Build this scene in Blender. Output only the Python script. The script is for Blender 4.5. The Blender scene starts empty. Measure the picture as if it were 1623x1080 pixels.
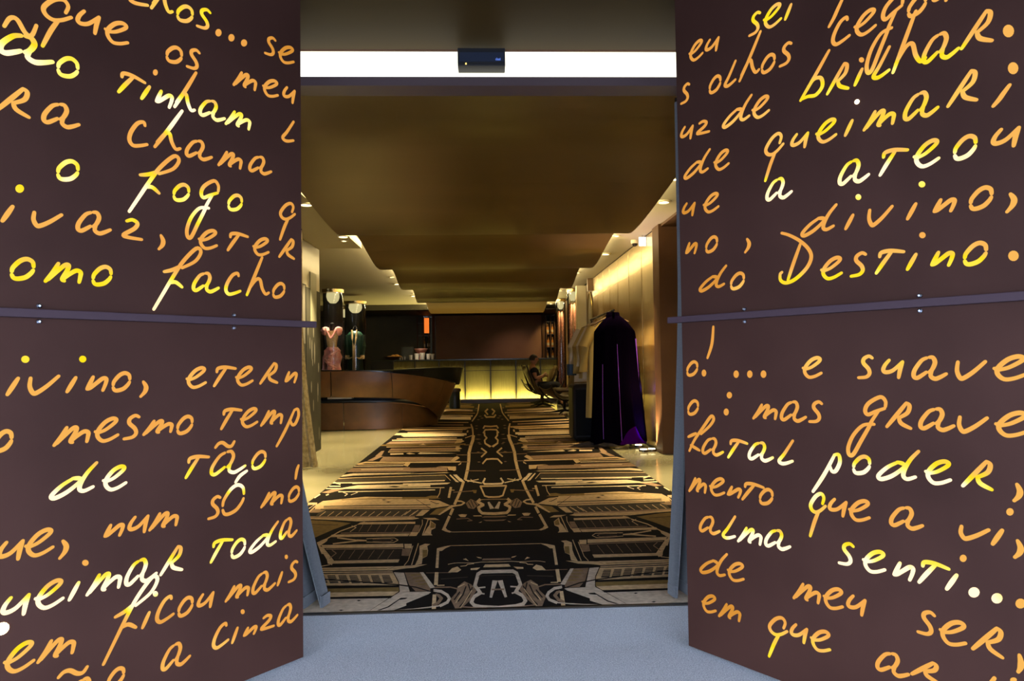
import bpy, math, random
from mathutils import Vector, Matrix, Euler
random.seed(7)
C = bpy.context.scene.collection
PI = math.pi
F_PX = 1082.0; CAM_H = 1.10

# ---------------------------------------------------------------- camera, world, exposure
def _n(v): return v.normalized()
_F = _n(Vector((773-811.5, 574-540, F_PX)))
_D = Vector((0.013, 1.0, 0.0)); _D = _n(_D - _F*_D.dot(_F))
_X = _D.cross(_F)
cam_data = bpy.data.cameras.new('camera'); cam = bpy.data.objects.new('camera', cam_data); C.objects.link(cam)
cam_data.sensor_width = 36; cam_data.lens = F_PX/1623*36; cam_data.clip_start = 0.05; cam_data.clip_end = 200
right = Vector((_X[0], _F[0], -_D[0])); up = -Vector((_X[1], _F[1], -_D[1])); back = -Vector((_X[2], _F[2], -_D[2]))
M = Matrix((right, up, back)).transposed().to_4x4(); M.translation = Vector((0, 0, CAM_H))
cam.matrix_world = M
bpy.context.scene.camera = cam
sc = bpy.context.scene
sc.view_settings.view_transform = 'Standard'; sc.view_settings.look = 'None'
sc.view_settings.gamma = 1; sc.view_settings.use_curve_mapping = False
sc.view_settings.exposure = 0.0
w = bpy.data.worlds.new('world'); sc.world = w; w.use_nodes = True
w.node_tree.nodes['Background'].inputs[0].default_value = (0.62, 0.74, 1.0, 1)
w.node_tree.nodes['Background'].inputs[1].default_value = 17

def ray(px, py):
    r = Vector(((px-811.5)/F_PX, (py-540)/F_PX, 1.0))
    return Vector((r.dot(_X), r.dot(_F), -r.dot(_D)))
def at_z(px, py, z=0.0):
    d = ray(px, py); t = (z-CAM_H)/d.z; return Vector((d.x*t, d.y*t, z))
def at_y(px, py, y):
    d = ray(px, py); t = y/d.y; return Vector((d.x*t, y, CAM_H+d.z*t))

def area(name, loc, rot, sx, sy, power, col):
    l = bpy.data.lights.new(name, 'AREA'); l.shape = 'RECTANGLE'; l.size = sx; l.size_y = sy; l.energy = power; l.color = col
    o = bpy.data.objects.new(name, l); C.objects.link(o); o.location = loc; o.rotation_euler = rot; return o
def spot(name, loc, power, col, ang=70, blend=0.6, rot=(0, 0, 0), rad=0.03, parent=None):
    l = bpy.data.lights.new(name, 'SPOT'); l.energy = power; l.color = col; l.spot_size = math.radians(ang); l.spot_blend = blend; l.shadow_soft_size = rad
    o = bpy.data.objects.new(name, l); C.objects.link(o); o.rotation_euler = rot
    o.location = loc if parent is None else Vector(loc)-parent.location
    if parent: o.parent = parent
    return o
WARM = (1.0, 0.80, 0.42); GOLD = (1.0, 0.74, 0.30)
# light strips lying on top of the wave ceiling's two edges (cove light)
area('cove_strip_left', (-1.45, 11.2, 2.635), (0, math.radians(150), 0), 0.03, 15.5, 220, WARM)
area('cove_strip_right', (1.45, 11.2, 2.635), (0, math.radians(-148), 0), 0.03, 15.5, 190, WARM)

# ---------------------------------------------------------------- materials
MATS = {}
def mat(name, col, rough=0.6, metal=0.0, col2=None, scale=20.0, stretch=(1, 1, 1), bump=0.0, bscale=None, emit=None, estr=0.0, trans=0.0, coat=0.0, spec=None, detail=4, sheen=0.0, lo=0.35, hi=0.65):
    m = bpy.data.materials.new(name); m.use_nodes = True; nt = m.node_tree; b = nt.nodes['Principled BSDF']
    b.inputs['Roughness'].default_value = rough; b.inputs['Metallic'].default_value = metal
    b.inputs['Base Color'].default_value = (*col, 1)
    if coat: b.inputs['Coat Weight'].default_value = coat; b.inputs['Coat Roughness'].default_value = 0.15
    if spec is not None: b.inputs['Specular IOR Level'].default_value = spec
    if trans: b.inputs['Transmission Weight'].default_value = trans
    if sheen: b.inputs['Sheen Weight'].default_value = sheen
    if emit: b.inputs['Emission Color'].default_value = (*emit, 1); b.inputs['Emission Strength'].default_value = estr
    if col2 or bump:
        tc = nt.nodes.new('ShaderNodeTexCoord'); mp = nt.nodes.new('ShaderNodeMapping'); mp.inputs['Scale'].default_value = stretch
        nt.links.new(tc.outputs['Object'], mp.inputs['Vector'])
        nz = nt.nodes.new('ShaderNodeTexNoise'); nz.inputs['Scale'].default_value = scale; nz.inputs['Detail'].default_value = detail
        nt.links.new(mp.outputs[0], nz.inputs['Vector'])
    if col2:
        r = nt.nodes.new('ShaderNodeValToRGB'); r.color_ramp.elements[0].color = (*col, 1); r.color_ramp.elements[1].color = (*col2, 1)
        r.color_ramp.elements[0].position = lo; r.color_ramp.elements[1].position = hi
        nt.links.new(nz.outputs['Fac'], r.inputs[0]); nt.links.new(r.outputs[0], b.inputs['Base Color'])
    if bump:
        n2 = nz
        if bscale:
            n2 = nt.nodes.new('ShaderNodeTexNoise'); n2.inputs['Scale'].default_value = bscale; nt.links.new(mp.outputs[0], n2.inputs['Vector'])
        bp = nt.nodes.new('ShaderNodeBump'); bp.inputs['Strength'].default_value = bump; bp.inputs['Distance'].default_value = 0.01
        nt.links.new(n2.outputs['Fac'], bp.inputs['Height']); nt.links.new(bp.outputs[0], b.inputs['Normal'])
    MATS[name] = m; return m
def emis(name, col, s):
    m = bpy.data.materials.new(name); m.use_nodes = True; nt = m.node_tree; nt.nodes.clear()
    e = nt.nodes.new('ShaderNodeEmission'); e.inputs[0].default_value = (*col, 1); e.inputs[1].default_value = s
    o = nt.nodes.new('ShaderNodeOutputMaterial'); nt.links.new(e.outputs[0], o.inputs[0]); MATS[name] = m; return m

m_panel = mat('dark resin coated plywood', (0.031, 0.0118, 0.0080), 0.62, col2=(0.043, 0.0172, 0.0120), scale=2.2, bump=0.02, bscale=90, detail=8, spec=0.10)
m_panel_edge = mat('plywood edge', (0.03, 0.022, 0.022), 0.6)
m_rail = mat('dark painted steel rail', (0.045, 0.027, 0.033), 0.6, spec=0.12)
m_bolt = mat('zinc bolt', (0.35, 0.38, 0.45), 0.35, metal=1)
m_ocarpet = mat('blue grey entrance carpet', (0.32, 0.34, 0.36), 0.95, col2=(0.60, 0.62, 0.63), scale=230, bump=0.25, lo=0.36, hi=0.64)
m_concrete = mat('polished olive concrete', (0.36, 0.33, 0.19), 0.16, col2=(0.46, 0.42, 0.26), scale=1.3, spec=0.6, coat=0.3)
m_wave = mat('satin bronze ceiling lacquer', (0.12, 0.068, 0.014), 0.36, metal=0.35, col2=(0.15, 0.088, 0.022), scale=0.8, stretch=(0.4, 2, 1), bump=0.03, bscale=1.5, spec=0.6)
m_soffit = mat('brown painted soffit', (0.030, 0.015, 0.002), 0.6, spec=0.1, col2=(0.042, 0.023, 0.004), scale=1.1)
m_sideceil = mat('cream plaster ceiling', (0.36, 0.32, 0.215), 0.8)
m_brown = mat('dark brown wall paint', (0.065, 0.028, 0.009), 0.6, spec=0.2, col2=(0.08, 0.036, 0.013), scale=3)
m_darkwall = mat('dark olive wall', (0.045, 0.04, 0.02), 0.6, col2=(0.055, 0.048, 0.024), scale=4)
m_gold = mat('brushed brass cladding', (0.60, 0.47, 0.24), 0.27, metal=1.0, col2=(0.74, 0.58, 0.32), scale=5, stretch=(14, 14, 0.35), bump=0.06)
m_barback = mat('purplish brown lacquer panel', (0.24, 0.125, 0.075), 0.65, spec=0.15, col2=(0.28, 0.15, 0.09), scale=1.5)
m_leftglass = mat('satin grey glass wall', (0.42, 0.38, 0.27), 0.28, col2=(0.52, 0.47, 0.34), scale=0.9, spec=0.6)
m_leftdark = mat('smoked glass lower wall', (0.030, 0.028, 0.021), 0.6, spec=0.15, col2=(0.045, 0.042, 0.03), scale=3)
m_drip = mat('pale etched drip', (0.19, 0.175, 0.14), 0.5)
m_curtain = mat('slate grey curtain cloth', (0.038, 0.041, 0.042), 0.9, col2=(0.056, 0.060, 0.062), scale=60, stretch=(1, 1, 4), sheen=0.4)
m_goldcloth = mat('gold brocade cloth', (0.20, 0.135, 0.03), 0.55, metal=0.2, col2=(0.42, 0.31, 0.12), scale=26, bump=0.3, sheen=0.3)
m_leather = mat('brown patinated leather', (0.085, 0.036, 0.007), 0.38, col2=(0.155, 0.07, 0.019), scale=3.0, bump=0.02, bscale=70, detail=8, spec=0.5)
m_blacktop = mat('black stone', (0.012, 0.013, 0.012), 0.25)
m_blackleather = mat('black green leather', (0.012, 0.018, 0.012), 0.38)
m_black = mat('black plastic', (0.010, 0.009, 0.009), 0.5, spec=0.2)
m_navy = mat('black blue plastic', (0.010, 0.014, 0.026), 0.35)
m_blackmetal = mat('black metal', (0.03, 0.025, 0.02), 0.35, metal=0.7)
m_brass = mat('brass', (0.55, 0.38, 0.14), 0.3, metal=1)
m_chrome = mat('chrome', (0.7, 0.68, 0.62), 0.15, metal=1)
m_bar = mat('ribbed frosted yellow glass', (0.15, 0.13, 0.05), 0.6, spec=0.2, col2=(0.11, 0.095, 0.034), scale=30, stretch=(6, 1, 0.1))
m_velvet = mat('black purple velvet', (0.0012, 0.0005, 0.0026), 1.0, spec=0.0)
m_velvet_l = mat('purple velvet lining', (0.018, 0.0, 0.060), 0.9, spec=0.0)
m_edge = mat('purple satin painted lit', (0.20, 0.06, 0.55), 0.3)  # lit cape edge painted as a brighter purple; piping shares it
m_pink = mat('pink satin', (0.85, 0.30, 0.26), 0.35, col2=(0.95, 0.52, 0.42), scale=14, sheen=0.3)
m_goldlace = mat('gold lace', (0.55, 0.33, 0.14), 0.4, col2=(0.85, 0.62, 0.30), scale=80)
m_green = mat('dark green velvet', (0.006, 0.035, 0.018), 0.45)
m_ochre = mat('ochre cotton', (0.36, 0.24, 0.06), 0.85)
m_ivory = mat('ivory linen', (0.48, 0.40, 0.27), 0.85)
m_blue = mat('dark teal cuff', (0.01, 0.04, 0.08), 0.6)
m_rust = mat('copper sequin fabric', (0.26, 0.09, 0.035), 0.35, metal=0.6, col2=(0.62, 0.30, 0.16), scale=40, bump=0.3)
m_skin = mat('skin', (0.42, 0.20, 0.10), 0.55)
m_hair = mat('dark hair', (0.012, 0.008, 0.006), 0.7, bump=0.3, scale=60)
m_tshirt = mat('black cotton', (0.010, 0.009, 0.010), 0.9)
m_chairleather = mat('olive brown leather', (0.085, 0.055, 0.020), 0.4, col2=(0.11, 0.07, 0.025), scale=6)
m_glass_w = mat('white translucent glass', (0.85, 0.82, 0.75), 0.15, trans=0.4)
m_pinkglass = mat('pink glass', (0.75, 0.35, 0.28), 0.15, trans=0.4)
m_bread = mat('golden bread', (0.55, 0.30, 0.07), 0.7)
m_wood = mat('dark wood bowl', (0.10, 0.05, 0.02), 0.5)
m_bottle = mat('green bottle glass', (0.06, 0.08, 0.015), 0.12, coat=0.5)
m_amber = mat('amber bottle glass', (0.45, 0.17, 0.04), 0.12, coat=0.5)
m_cream = mat('cream painted column', (0.55, 0.48, 0.30), 0.5)
m_rose = mat('dark bronze wall', (0.12, 0.07, 0.03), 0.35, metal=0.3)
m_smear = mat('grey case face', (0.010, 0.011, 0.010), 0.8, spec=0.05, col2=(0.008, 0.009, 0.012), scale=4)
m_mirror = mat('mirror', (0.55, 0.52, 0.42), 0.06, metal=1)
e_band = emis('lit opal lightbox', (1.0, 0.97, 0.80), 2.2)
e_lens = emis('downlight lens', (1.0, 0.86, 0.50), 9)
e_ring = emis('display lamp glow', (1.0, 0.86, 0.42), 0.65)
e_orange = emis('orange lit sign', (1.0, 0.22, 0.03), 0.95)
e_exit = emis('lit white sign', (0.9, 1.0, 0.95), 1.6)
e_blue = emis('glowing blue print', (0.12, 0.22, 0.75), 0.8)
e_led = emis('amber indicator', (1.0, 0.7, 0.2), 1.5)
e_bulb = emis('bare bulb behind the panel', (1.0, 0.86, 0.45), 12)
# clear tube
m_tube = bpy.data.materials.new('clear acrylic tube'); m_tube.use_nodes = True
nt = m_tube.node_tree; nt.nodes.clear(); o_ = nt.nodes.new('ShaderNodeOutputMaterial'); mx = nt.nodes.new('ShaderNodeMixShader')
tr = nt.nodes.new('ShaderNodeBsdfTransparent'); gl = nt.nodes.new('ShaderNodeBsdfGlossy'); gl.inputs['Roughness'].default_value = 0.08
tr.inputs[0].default_value = (0.93, 0.93, 0.9, 1)
fr = nt.nodes.new('ShaderNodeFresnel'); fr.inputs[0].default_value = 1.45
nt.links.new(fr.outputs[0], mx.inputs[0]); nt.links.new(tr.outputs[0], mx.inputs[1]); nt.links.new(gl.outputs[0], mx.inputs[2]); nt.links.new(mx.outputs[0], o_.inputs[0])
# back-lit diffuser in the letter cut-outs: its uneven backlight is painted per vertex as attribute 'lamp'
m_letter = bpy.data.materials.new('amber diffuser with painted backlight'); m_letter.use_nodes = True
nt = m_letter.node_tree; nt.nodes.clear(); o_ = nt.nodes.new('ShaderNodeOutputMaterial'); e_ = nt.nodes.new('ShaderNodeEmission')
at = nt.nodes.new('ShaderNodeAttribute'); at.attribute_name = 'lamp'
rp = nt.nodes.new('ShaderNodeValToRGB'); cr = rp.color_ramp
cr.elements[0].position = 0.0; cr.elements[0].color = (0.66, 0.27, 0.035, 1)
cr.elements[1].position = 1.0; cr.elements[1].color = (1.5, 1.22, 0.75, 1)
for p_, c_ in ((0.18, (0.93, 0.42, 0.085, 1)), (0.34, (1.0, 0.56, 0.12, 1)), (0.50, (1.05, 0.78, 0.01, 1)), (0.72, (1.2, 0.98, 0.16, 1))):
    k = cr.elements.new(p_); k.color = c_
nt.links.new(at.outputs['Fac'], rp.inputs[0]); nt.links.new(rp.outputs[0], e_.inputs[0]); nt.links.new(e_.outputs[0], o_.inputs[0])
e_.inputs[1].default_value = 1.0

# ---------------------------------------------------------------- builders
def wloc(p):
    v = Vector((0, 0, 0))
    while p: v += p.location; p = p.parent
    return v
def props(o, label=None, cat=None, group=None, kind=None):
    if label: o['label'] = label
    if cat: o['category'] = cat
    if group: o['group'] = group
    if kind: o['kind'] = kind
    return o
def thing(name, label, cat, loc, group=None):
    o = bpy.data.objects.new(name, None); C.objects.link(o); o.location = loc; o.empty_display_size = 0.1
    return props(o, label, cat, group)
class MB:
    def __init__(s): s.v = []; s.f = []; s.mi = []; s.m = 0
    def add(s, vs, fs):
        n = len(s.v); s.v += [tuple(v) for v in vs]; s.f += [tuple(i+n for i in f) for f in fs]; s.mi += [s.m]*len(fs); return s
    def box(s, x0, x1, y0, y1, z0, z1):
        v = [(x, y, z) for z in (z0, z1) for y in (y0, y1) for x in (x0, x1)]
        return s.add(v, [(0, 2, 3, 1), (4, 5, 7, 6), (0, 1, 5, 4), (2, 6, 7, 3), (0, 4, 6, 2), (1, 3, 7, 5)])
    def lathe(s, prof, cx, cy, seg=24, sx=1, sy=1, a0=0, a1=2*PI, cap=True, wob=None):
        full = abs(a1-a0-2*PI) < 1e-4; n = seg if full else seg+1
        vs = []
        for k, (r, z) in enumerate(prof):
            for i in range(n):
                a = a0+(a1-a0)*i/seg; rr = r*(wob(a, k/(len(prof)-1)) if wob else 1)
                vs.append((cx+rr*math.cos(a)*sx, cy+rr*math.sin(a)*sy, z))
        fs = []
        for k in range(len(prof)-1):
            for i in range(seg):
                j = (i+1) % n
                fs.append((k*n+i, k*n+j, (k+1)*n+j, (k+1)*n+i))
        if cap and full:
            fs.append(tuple(range(n-1, -1, -1))); fs.append(tuple((len(prof)-1)*n+i for i in range(n)))
        return s.add(vs, fs)
    def cyl(s, cx, cy, z0, z1, r, seg=20): return s.lathe([(r, z0), (r, z1)], cx, cy, seg)
    def tube(s, pts, r, seg=8):
        pts = [Vector(p) for p in pts]; rs = r if isinstance(r, (list, tuple)) else [r]*len(pts); vs = []
        ref = Vector((0, 0, 1))
        for i, p in enumerate(pts):
            d = (pts[min(i+1, len(pts)-1)]-pts[max(i-1, 0)]).normalized()
            a = d.cross(ref)
            if a.length < 0.1: a = d.cross(Vector((0, 1, 0)))
            a.normalize(); b = d.cross(a)
            for k in range(seg):
                t = 2*PI*k/seg; vs.append(p+a*math.cos(t)*rs[i]+b*math.sin(t)*rs[i])
        fs = []
        for i in range(len(pts)-1):
            for k in range(seg):
                j = (k+1) % seg; fs.append((i*seg+k, i*seg+j, (i+1)*seg+j, (i+1)*seg+k))
        fs.append(tuple(range(seg-1, -1, -1))); fs.append(tuple((len(pts)-1)*seg+k for k in range(seg)))
        return s.add(vs, fs)
    def grid(s, fn, nu, nv, closed_u=False):
        n = nu+1
        vs = [fn(i/nu, j/nv) for j in range(nv+1) for i in range(n)]
        fs = [(j*n+i, j*n+i+1, (j+1)*n+i+1, (j+1)*n+i) for j in range(nv) for i in range(nu)]
        return s.add(vs, fs)
    def poly(s, pts): return s.add(pts, [tuple(range(len(pts)))])
    def prism(s, pts, off):
        n = len(pts); off = Vector(off); a = [Vector(p) for p in pts]; vs = a+[p+off for p in a]
        return s.add(vs, [tuple(range(n-1, -1, -1)), tuple(range(n, 2*n))]+[(i, (i+1) % n, n+(i+1) % n, n+i) for i in range(n)])
    def build(s, name, mats, parent=None, smooth=False, solid=0, bevel=0, sub=0, **pr):
        me = bpy.data.meshes.new(name); off = wloc(parent)
        me.from_pydata([(v[0]-off.x, v[1]-off.y, v[2]-off.z) for v in s.v], [], s.f)
        mats = mats if isinstance(mats, (list, tuple)) else [mats]
        for m in mats: me.materials.append(m)
        if len(mats) > 1: me.polygons.foreach_set('material_index', s.mi)
        if smooth: me.polygons.foreach_set('use_smooth', [True]*len(me.polygons))
        me.update(); o = bpy.data.objects.new(name, me); C.objects.link(o)
        if parent: o.parent = parent
        if solid:
            md = o.modifiers.new('solid', 'SOLIDIFY'); md.thickness = solid; md.offset = 0
        if bevel:
            md = o.modifiers.new('bevel', 'BEVEL'); md.width = bevel; md.segments = 2; md.limit_method = 'ANGLE'
        if sub:
            md = o.modifiers.new('sub', 'SUBSURF'); md.levels = sub; md.render_levels = sub
        if smooth and not sub:
            try:
                md = o.modifiers.new('es', 'EDGE_SPLIT'); md.split_angle = math.radians(40)
            except Exception: pass
        for k_, v_ in pr.items(): o[k_] = v_
        return o
def lerp_list(keys, t):
    n = len(keys)-1; x = min(max(t, 0), 1)*n; i = min(int(x), n-1); u = x-i
    def g(k): return Vector(keys[min(max(k, 0), n)])
    p0, p1, p2, p3 = g(i-1), g(i), g(i+1), g(i+2)
    return 0.5*((2*p1)+(p2-p0)*u+(2*p0-5*p1+4*p2-p3)*u*u+(3*p1-p0-3*p2+p3)*u*u*u)

# ---------------------------------------------------------------- setting
S = 'structure'
MB().box(-7, 7, 3.10, 26, -0.12, -0.006).build('floor', m_concrete, kind=S, label='polished olive cream concrete floor of the hall')
t = thing('entrance_carpet', 'blue grey flecked carpet in front of the doorway', 'carpet', (0, 1, -0.02))
MB().box(-7, 7, -7, 3.06, -0.12, -0.002).build('carpet_field', m_ocarpet, t)
MB().box(-0.95, 0.95, 3.058, 3.072, -0.002, 0.006).build('threshold_strip', m_blackmetal, t)
MB().box(-6, 6, 2.40, 3.05, 2.515, 2.60).build('ceiling', m_soffit, kind=S, label='brown soffit above the open doors')
MB().box(-12, 12, -1.9, 2.40, 2.54, 2.64).box(-12, 12, -2.0, -1.9, 1.98, 2.64).build('ceiling', m_soffit, kind=S, label='unseen added canopy and valance shading the upper door leaves')  # canopy and valance added out of view to darken the upper door panels
MB().box(-40, 40, -40, -7, -0.14, -0.012).build('floor', mat('grey street paving', (0.05, 0.05, 0.055), .9, col2=(.07, .07, .075), scale=3), kind=S, label='grey street paving outside')
MB().box(-6, -0.93, 3.06, 3.13, 0, 3.0).build('wall_front', m_brown, kind=S, label='dark front wall left of the doorway')
MB().box(0.95, 6, 3.06, 3.13, 0, 3.0).build('wall_front', m_brown, kind=S, label='dark front wall right of the doorway')
MB().box(-6, 6, 3.08, 3.25, 2.515, 3.1).build('wall_front', m_brown, kind=S, label='wall above the doorway')
MB().box(-0.86, 0.93, 3.04, 3.16, 2.345, 2.385).build('trim_1', mat('lintel', (0.05, 0.03, 0.03), 0.4), kind=S, label='dark lintel bar under the lit transom')
t = thing('transom_lightbox', 'long glowing white lightbox across the top of the doorway', 'light', (0, 3.08, 2.385))
MB().box(-0.86, 0.93, 3.07, 3.08, 2.387, 2.513).build('opal_panel', e_band, t)
MB().box(-0.86, 0.93, 3.082, 3.20, 2.387, 2.513).build('housing', m_black, t)
# wave ceiling
WK = [(3.16, 2.385), (3.7, 2.47), (4.3, 2.58), (4.8, 2.585), (5.4, 2.53), (6.0, 2.47), (6.5, 2.43), (6.88, 2.42), (7.1, 2.44), (7.4, 2.54), (7.7, 2.60), (8.1, 2.58), (8.6, 2.51), (9.1, 2.44), (9.4, 2.42), (9.75, 2.44), (10.2, 2.55), (10.7, 2.60), (11.1, 2.57), (11.6, 2.46), (11.95, 2.41), (12.3, 2.42), (12.9, 2.52), (13.6, 2.60), (14.0, 2.57), (14.4, 2.46), (14.7, 2.41), (15.1, 2.43), (15.8, 2.54), (16.5, 2.59), (17.0, 2.56), (17.6, 2.46), (18.2, 2.42), (18.8, 2.46)]
t = thing('wave_ceiling', 'long bronze brown wave shaped hanging ceiling over the carpet', 'ceiling panel', (0, 3.16, 2.4))
seams = [0, 4, 12, 19, 25, 33]
for a, b in zip(seams[:-1], seams[1:]):
    ks = [(y, z, 0) for y, z in WK[a:b+1]]; n = (b-a)*5
    def fn(u, v, ks=ks):
        p = lerp_list(ks, v*0.9995); x = -1.5+3.0*u
        if p[0] < 4.5: x = -1.85+3.7*u+(abs(p[0]-4.5)*0)
        return (x, p[0], p[1])
    MB().grid(fn, 2, n).build('ceiling_sheet', m_wave, t, smooth=True, solid=0.014)
# side ceilings
MB().box(1.3, 2.05, 3.2, 22, 2.69, 2.75).build('ceiling', m_sideceil, kind=S, label='cream side ceiling along the brass wall')
MB().box(2.05, 5.9, 3.2, 7.95, 2.66, 2.75).build('ceiling', m_brown, kind=S, label='dark ceiling of the right recess')
MB().box(-1.62, -1.3, 3.2, 8.9, 2.69, 2.75).build('ceiling', m_sideceil, kind=S, label='raised cove ceiling beside the wave, left')
MB().box(-5.9, -1.62, 3.2, 8.9, 2.60, 2.75).build('ceiling', m_sideceil, kind=S, label='cream side ceiling over the left lobby')
MB().box(-6.9, -1.3, 8.9, 18.6, 2.69, 2.75).build('ceiling', m_sideceil, kind=S, label='cream ceiling over the reception desk')
MB().box(-6.9, -1.62, 18.6, 22, 2.55, 2.75).build('ceiling', m_darkwall, kind=S, label='dark dropped ceiling at the left end of the bar')
MB().box(-7, 7, 3.2, 24, 2.76, 2.85).build('ceiling', m_darkwall, kind=S, label='dark structural ceiling above everything')
# left glass wall
wl = MB().box(-2.32, -2.19, 3.3, 9.0, 0, 2.60).build('wall_left', m_leftglass, kind=S, label='pale satin glass wall at the left')
MB().box(-2.188, -2.180, 3.3, 9.0, 0, 2.04).build('panel', m_leftdark, wl)
mb = MB().box(-2.182, -2.176, 8.28, 8.295, 1.0, 2.06).box(-2.182, -2.176, 3.4, 8.29, 2.05, 2.062)
mb.build('trim', m_black, wl)
MB().box(-2.186, -2.178, 7.95, 8.25, 1.35, 2.05).build('panel', mat('pale mirrored patch', (0.09, 0.08, 0.06), 0.6), wl)
MB().box(-2.186, -2.178, 8.5, 8.8, 1.6, 2.25).build('panel', mat('grey green patch', (0.28, 0.27, 0.18), 0.35), wl)
mb = MB()
for k in range(90):
    y = random.uniform(6.2, 8.96); z = random.uniform(0.15, 1.55); h = random.uniform(0.03, 0.10); r = random.uniform(0.010, 0.028)
    if z > 1.2: h *= 1.6
    mb.poly([(-2.1775, y+r*math.cos(a*PI/4), z+h*math.sin(a*PI/4)) for a in range(8)])
mb.build('etched_drops', m_drip, wl, kind='stuff', label='pale vertical etched drops on the lower glass')
MB().box(-6.9, -2.32, 8.85, 9.0, 0, 2.6).build('wall_left', m_darkwall, kind=S, label='return wall behind the glass')
MB().box(-7.0, -6.9, 9, 22, 0, 2.7).build('wall_left', m_darkwall, kind=S, label='far left wall behind the desk')
MB().box(-6.0, -5.9, 3.2, 9, 0, 2.7).build('wall_left', m_darkwall, kind=S, label='left lobby side wall')
MB().box(-7, -1.95, 20.9, 21.0, 0, 2.7).build('wall_back', m_darkwall, kind=S, label='dark olive back wall behind the bar, left of the shelves')
MB().box(-2.2, 7, 22.2, 22.3, 0, 2.75).build('wall_back', m_darkwall, kind=S, label='back wall behind the bar')
MB().box(5.9, 6.0, 3.2, 22, 0, 2.75).build('wall_right', m_brown, kind=S, label='outer wall of the right recess')
MB().box(-1.95, 2.05, 18.75, 21.5, 2.53, 2.56).build('ceiling', mat('near black bar soffit', (.012, .008, .007), .6, spec=.1), kind=S, label='lowered dark ceiling over the bar')
# brown pillar and brass wall
MB().box(2.02, 5.9, 7.9, 8.2, 0, 2.69).build('wall_right', m_brown, kind=S, label='plain dark brown wall facing the doorway beside the brass wall')
wr = MB().box(2.06, 2.2, 8.2, 13.1, 0, 2.69).build('wall_right', m_blackmetal, kind=S, label='brushed brass clad wall at the right')
ys = [8.2, 8.9, 9.72, 10.55, 11.25, 11.9, 12.5, 13.1]
for a, b in zip(ys[:-1], ys[1:]):
    MB().box(2.042, 2.062, a+0.012, b-0.012, 0.03, 2.675).build('cladding_panel', m_gold, wr, bevel=0.002)
MB().box(2.03, 2.046, 12.85, 12.95, 1.62, 1.82).build('wall_plate', m_cream, wr)
MB().box(2.10, 2.2, 13.1, 22.2, 0, 2.69).build('wall_right', m_rose, kind=S, label='dark bronze wall beyond the brass wall')
MB().box(1.90, 2.10, 14.35, 14.55, 0, 2.69).build('column_1', m_cream, kind=S, label='pale cream pier lit from above beside the display tubes')
MB().box(1.97, 2.10, 16.3, 16.5, 0, 2.69).build('column_2', m_cream, kind=S, label='second pale pier further along the right wall')
MB().box(1.95, 2.10, 13.1, 13.2, 2.45, 2.69).build('trim_2', m_rose, kind=S, label='bronze head trim over the mirror niche')
t = thing('oval_mirror', 'tall oval mirror on the bronze wall behind the hanging costumes', 'mirror', (2.09, 13.8, 1.9))
mb = MB(); N = 28
mb.grid(lambda u, v: (2.085-0.02*(1-abs(2*v-1)), 13.75+(0.30+0.03*v)*math.cos(2*PI*u), 1.95+(0.52+0.03*v)*math.sin(2*PI*u)), N, 3)
mb.build('frame', m_brass, t)
MB().prism([(2.083, 13.75+0.30*math.cos(2*PI*k/N), 1.95+0.52*math.sin(2*PI*k/N)) for k in range(N)], (0.01, 0, 0)).build('mirror_glass', m_mirror, t)

# ---------------------------------------------------------------- the two open door leaves with cut-out handwriting
class Leaf:
    def __init__(s, p0, d, L):
        s.p = Vector(p0); s.d = Vector(d).normalized(); s.L = L
        n = Vector((-s.d.y, s.d.x, 0)); s.n = n if n.dot(Vector((0, 0, CAM_H))-s.p) > 0 else -n
    def hit(s, px, py):
        r = ray(px, py); o = Vector((0, 0, CAM_H)); k = (s.p-o).dot(s.n)/r.dot(s.n); q = o+r*k
        return ((q-s.p).dot(s.d), q.z, k)
    def w(s, u, z, off=0.0): q = s.p+s.d*u+s.n*off; return (q.x, q.y, z)
LEFT = Leaf((-0.700, 2.602, 0), (-0.645, -0.764, 0), 1.6)
RIGHT = Leaf((0.749, 2.602, 0), (0.598, -0.801, 0), 1.6)

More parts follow.
